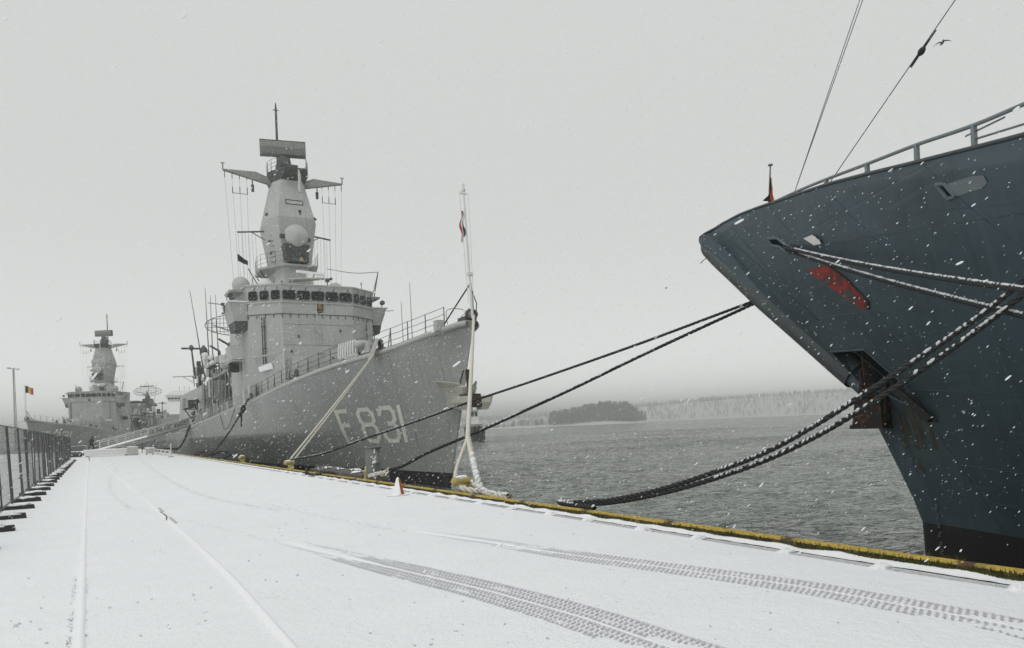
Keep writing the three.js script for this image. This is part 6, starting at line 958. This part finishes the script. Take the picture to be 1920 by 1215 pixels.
{ // white ship behind, almost lost in the snow
  const c = onZ(340, 822, -360), f = thing('distant_ferry', 'white passenger ship with stepped decks almost lost in the haze behind F831', 'ship', V(c.x + 4, WATER, -360), -0.3);
  add('hull', prism([[-11, 40], [11, 40], [12, -60], [-12, -60]], 0, [[-12, 48], [12, 48], [13, -60], [-13, -60]], 13), mat.white, f);
  add('red_band', [box(25, 0.8, 100, 0, 11.5, -8)], M(lin(0.45, 0.08, 0.08), 0.6), f);
  add('deckhouse', prism([[-11, 30], [11, 30], [11, -55], [-11, -55]], 13, [[-8, 22], [8, 22], [9, -50], [-9, -50]], 19), mat.white, f);
  add('wheelhouse', [prism([[-5, 16], [5, 16], [5, 2], [-5, 2]], 19, [[-6, 18], [6, 18], [6, 2], [-6, 2]], 22), prism([[-6, 18], [6, 18], [6, 2], [-6, 2]], 22, [[-3.5, 15], [3.5, 15], [3.5, 4], [-3.5, 4]], 24)], mat.white, f);
  for (let i = 0; i < 8; i++) add('window', box(1.0, 0.9, 0.12, -4.6 + i * 1.3, 20.7, 17.25), mat.glass, f);
  for (const x of [-2, 0, 2]) add('aerial', bar(V(x, 24, 10), V(x, 26, 10), 0.08), mat.greyDark, f);
}
{ // small tug seen past the anchor of F831
  const p = onY(888, 828, WATER), t = thing('tugboat', 'small grey tug with wheelhouse and black bow fender out on the water', 'boat', V(p.x, WATER, p.z), Math.atan2(-p.x, -p.z));
  const hb = [[0, 9], [1.3, 7.6], [2.2, 5], [2.3, -8], [-2.3, -8], [-2.2, 5], [-1.3, 7.6]];
  add('hull', prism(hb.map(([x, z]) => [x * 0.85, z * 0.95]), -0.5, hb, 3.6), mat.greyDark, t); add('bulwark', prism(hb.map(([x, z]) => [x * 1.02, z * 1.01]), 3.6, hb.map(([x, z]) => [x * 1.04, z * 1.02]), 4.2), mat.grey, t);
  add('wheelhouse', prism([[-1.6, 3], [1.6, 3], [1.6, -4], [-1.6, -4]], 3.6, [[-1.3, 2.6], [1.3, 2.6], [1.3, -3.6], [-1.3, -3.6]], 7.4), mat.white, t); add('roof', box(3.0, 0.2, 6.8, 0, 7.5, -0.5), mat.greyLight, t);
  for (const x of [-0.85, 0, 0.85]) add('window', box(0.62, 1.0, 0.1, x, 6.6, 2.75), mat.glass, t);
  add('bow_fender', [(() => { const g = new THREE.CylinderGeometry(0.7, 0.7, 3.4, 14); g.rotateZ(0.35); g.translate(1.5, 2.0, 8.4); return g; })()], mat.rubber, t); add('mast', bar(V(0, 7.5, -1), V(0, 10, -1), 0.1), mat.greyDark, t); add('side_fender', [box(0.5, 3.0, 2.4, 2.2, 1.8, 4.2, 0.3)], mat.rubber, t);
}
// gulls
function gull(name, label, p, w, turn, bank) {
  const g = thing(name, label, 'bird', p, turn, 'gulls in the air'); g.rotation.z = bank; const bm = M(lin(0.09, 0.09, 0.09), 0.9);
  add('body', [sphere(0.12 * w, 0, 0, 0, 0.75, 0.7, 2.0, 12), sphere(0.07 * w, 0, 0.02 * w, 0.26 * w, 1, 1, 1.1, 10), prism([[-0.05 * w, -0.2 * w], [0.05 * w, -0.2 * w], [0.09 * w, -0.36 * w], [-0.09 * w, -0.36 * w]], -0.01 * w, [[-0.05 * w, -0.2 * w], [0.05 * w, -0.2 * w], [0.09 * w, -0.36 * w], [-0.09 * w, -0.36 * w]], 0.015 * w)], bm, g);
  for (const s of [-1, 1]) { const le = [[0.05, 0.02, 0.12], [0.3, 0.12, 0.16], [0.62, 0.08, 0.02], [0.95, -0.12, -0.16]], te = [[0.05, 0.0, -0.1], [0.3, 0.1, -0.1], [0.62, 0.07, -0.16], [0.95, -0.12, -0.18]]; const q = (a, k) => V(a[0] * s * w * 0.62, (a[1] + k) * w * 0.62, a[2] * w * 0.62), t = []; for (let i = 0; i < 3; i++) { t.push([q(le[i], 0.02), q(le[i + 1], 0.015), q(te[i + 1], 0.01), q(te[i], 0.01)]); t.push([q(le[i], -0.01), q(te[i], -0.01), q(te[i + 1], -0.005), q(le[i + 1], -0.005)]); t.push([q(le[i], 0.02), q(le[i], -0.01), q(le[i + 1], -0.005), q(le[i + 1], 0.015)]); } add('wing', facets(t), bm, g); }
}
{ const d = ray(1767, 80).multiplyScalar(58); gull('gull', 'dark gull with arched wings gliding near the insulator of the aerial wire', eye.clone().add(d), 1.15, -YAW - 0.25, 0.2); const e = ray(1249, 540).multiplyScalar(150); gull('gull', 'tiny distant gull low in the open sky between the two bows', eye.clone().add(e), 0.9, 0.7, -0.2); }

// ------------------------------------------------------------------ falling snow: loose clumps hanging in the air, stretched along the slant like motion streaks
{
  const n = 260000, g = lump(1, 1, 1, 1, 0.5, 0), im = new THREE.InstancedMesh(g, new THREE.MeshPhysicalMaterial({ color: lin(0.95, 0.96, 0.97), roughness: 1, transmission: 0.4, thickness: 0, side: THREE.DoubleSide }), n), m4 = new THREE.Matrix4(), q = new THREE.Quaternion(), wind = V(0.72, 0.55, 0.3).normalize();
  for (let i = 0; i < n; i++) {
    const x = rr(-6, 36), y = rr(0.05, 18), z = rr(-52, 1), p = V(x, y, z); if (p.distanceTo(eye) < 2.2) p.y += 8;
    const w = wind.clone().add(V(rr(-0.2, 0.2), rr(-0.2, 0.2), rr(-0.2, 0.2))).normalize(), s = 0.0028 * Math.exp(rr(-0.7, 0.55)); q.setFromUnitVectors(V(1, 0, 0), w); im.setMatrixAt(i, m4.compose(p, q, V(s * rr(2.6, 5.4), s, s)));
  }
  im.name = 'falling_snow'; im.castShadow = im.receiveShadow = true; scene.add(im); tag(im, 'loose snowflakes drifting through the air over quay and water', 'snowfall', null, 'stuff');
}
renderer.render(scene, camera);
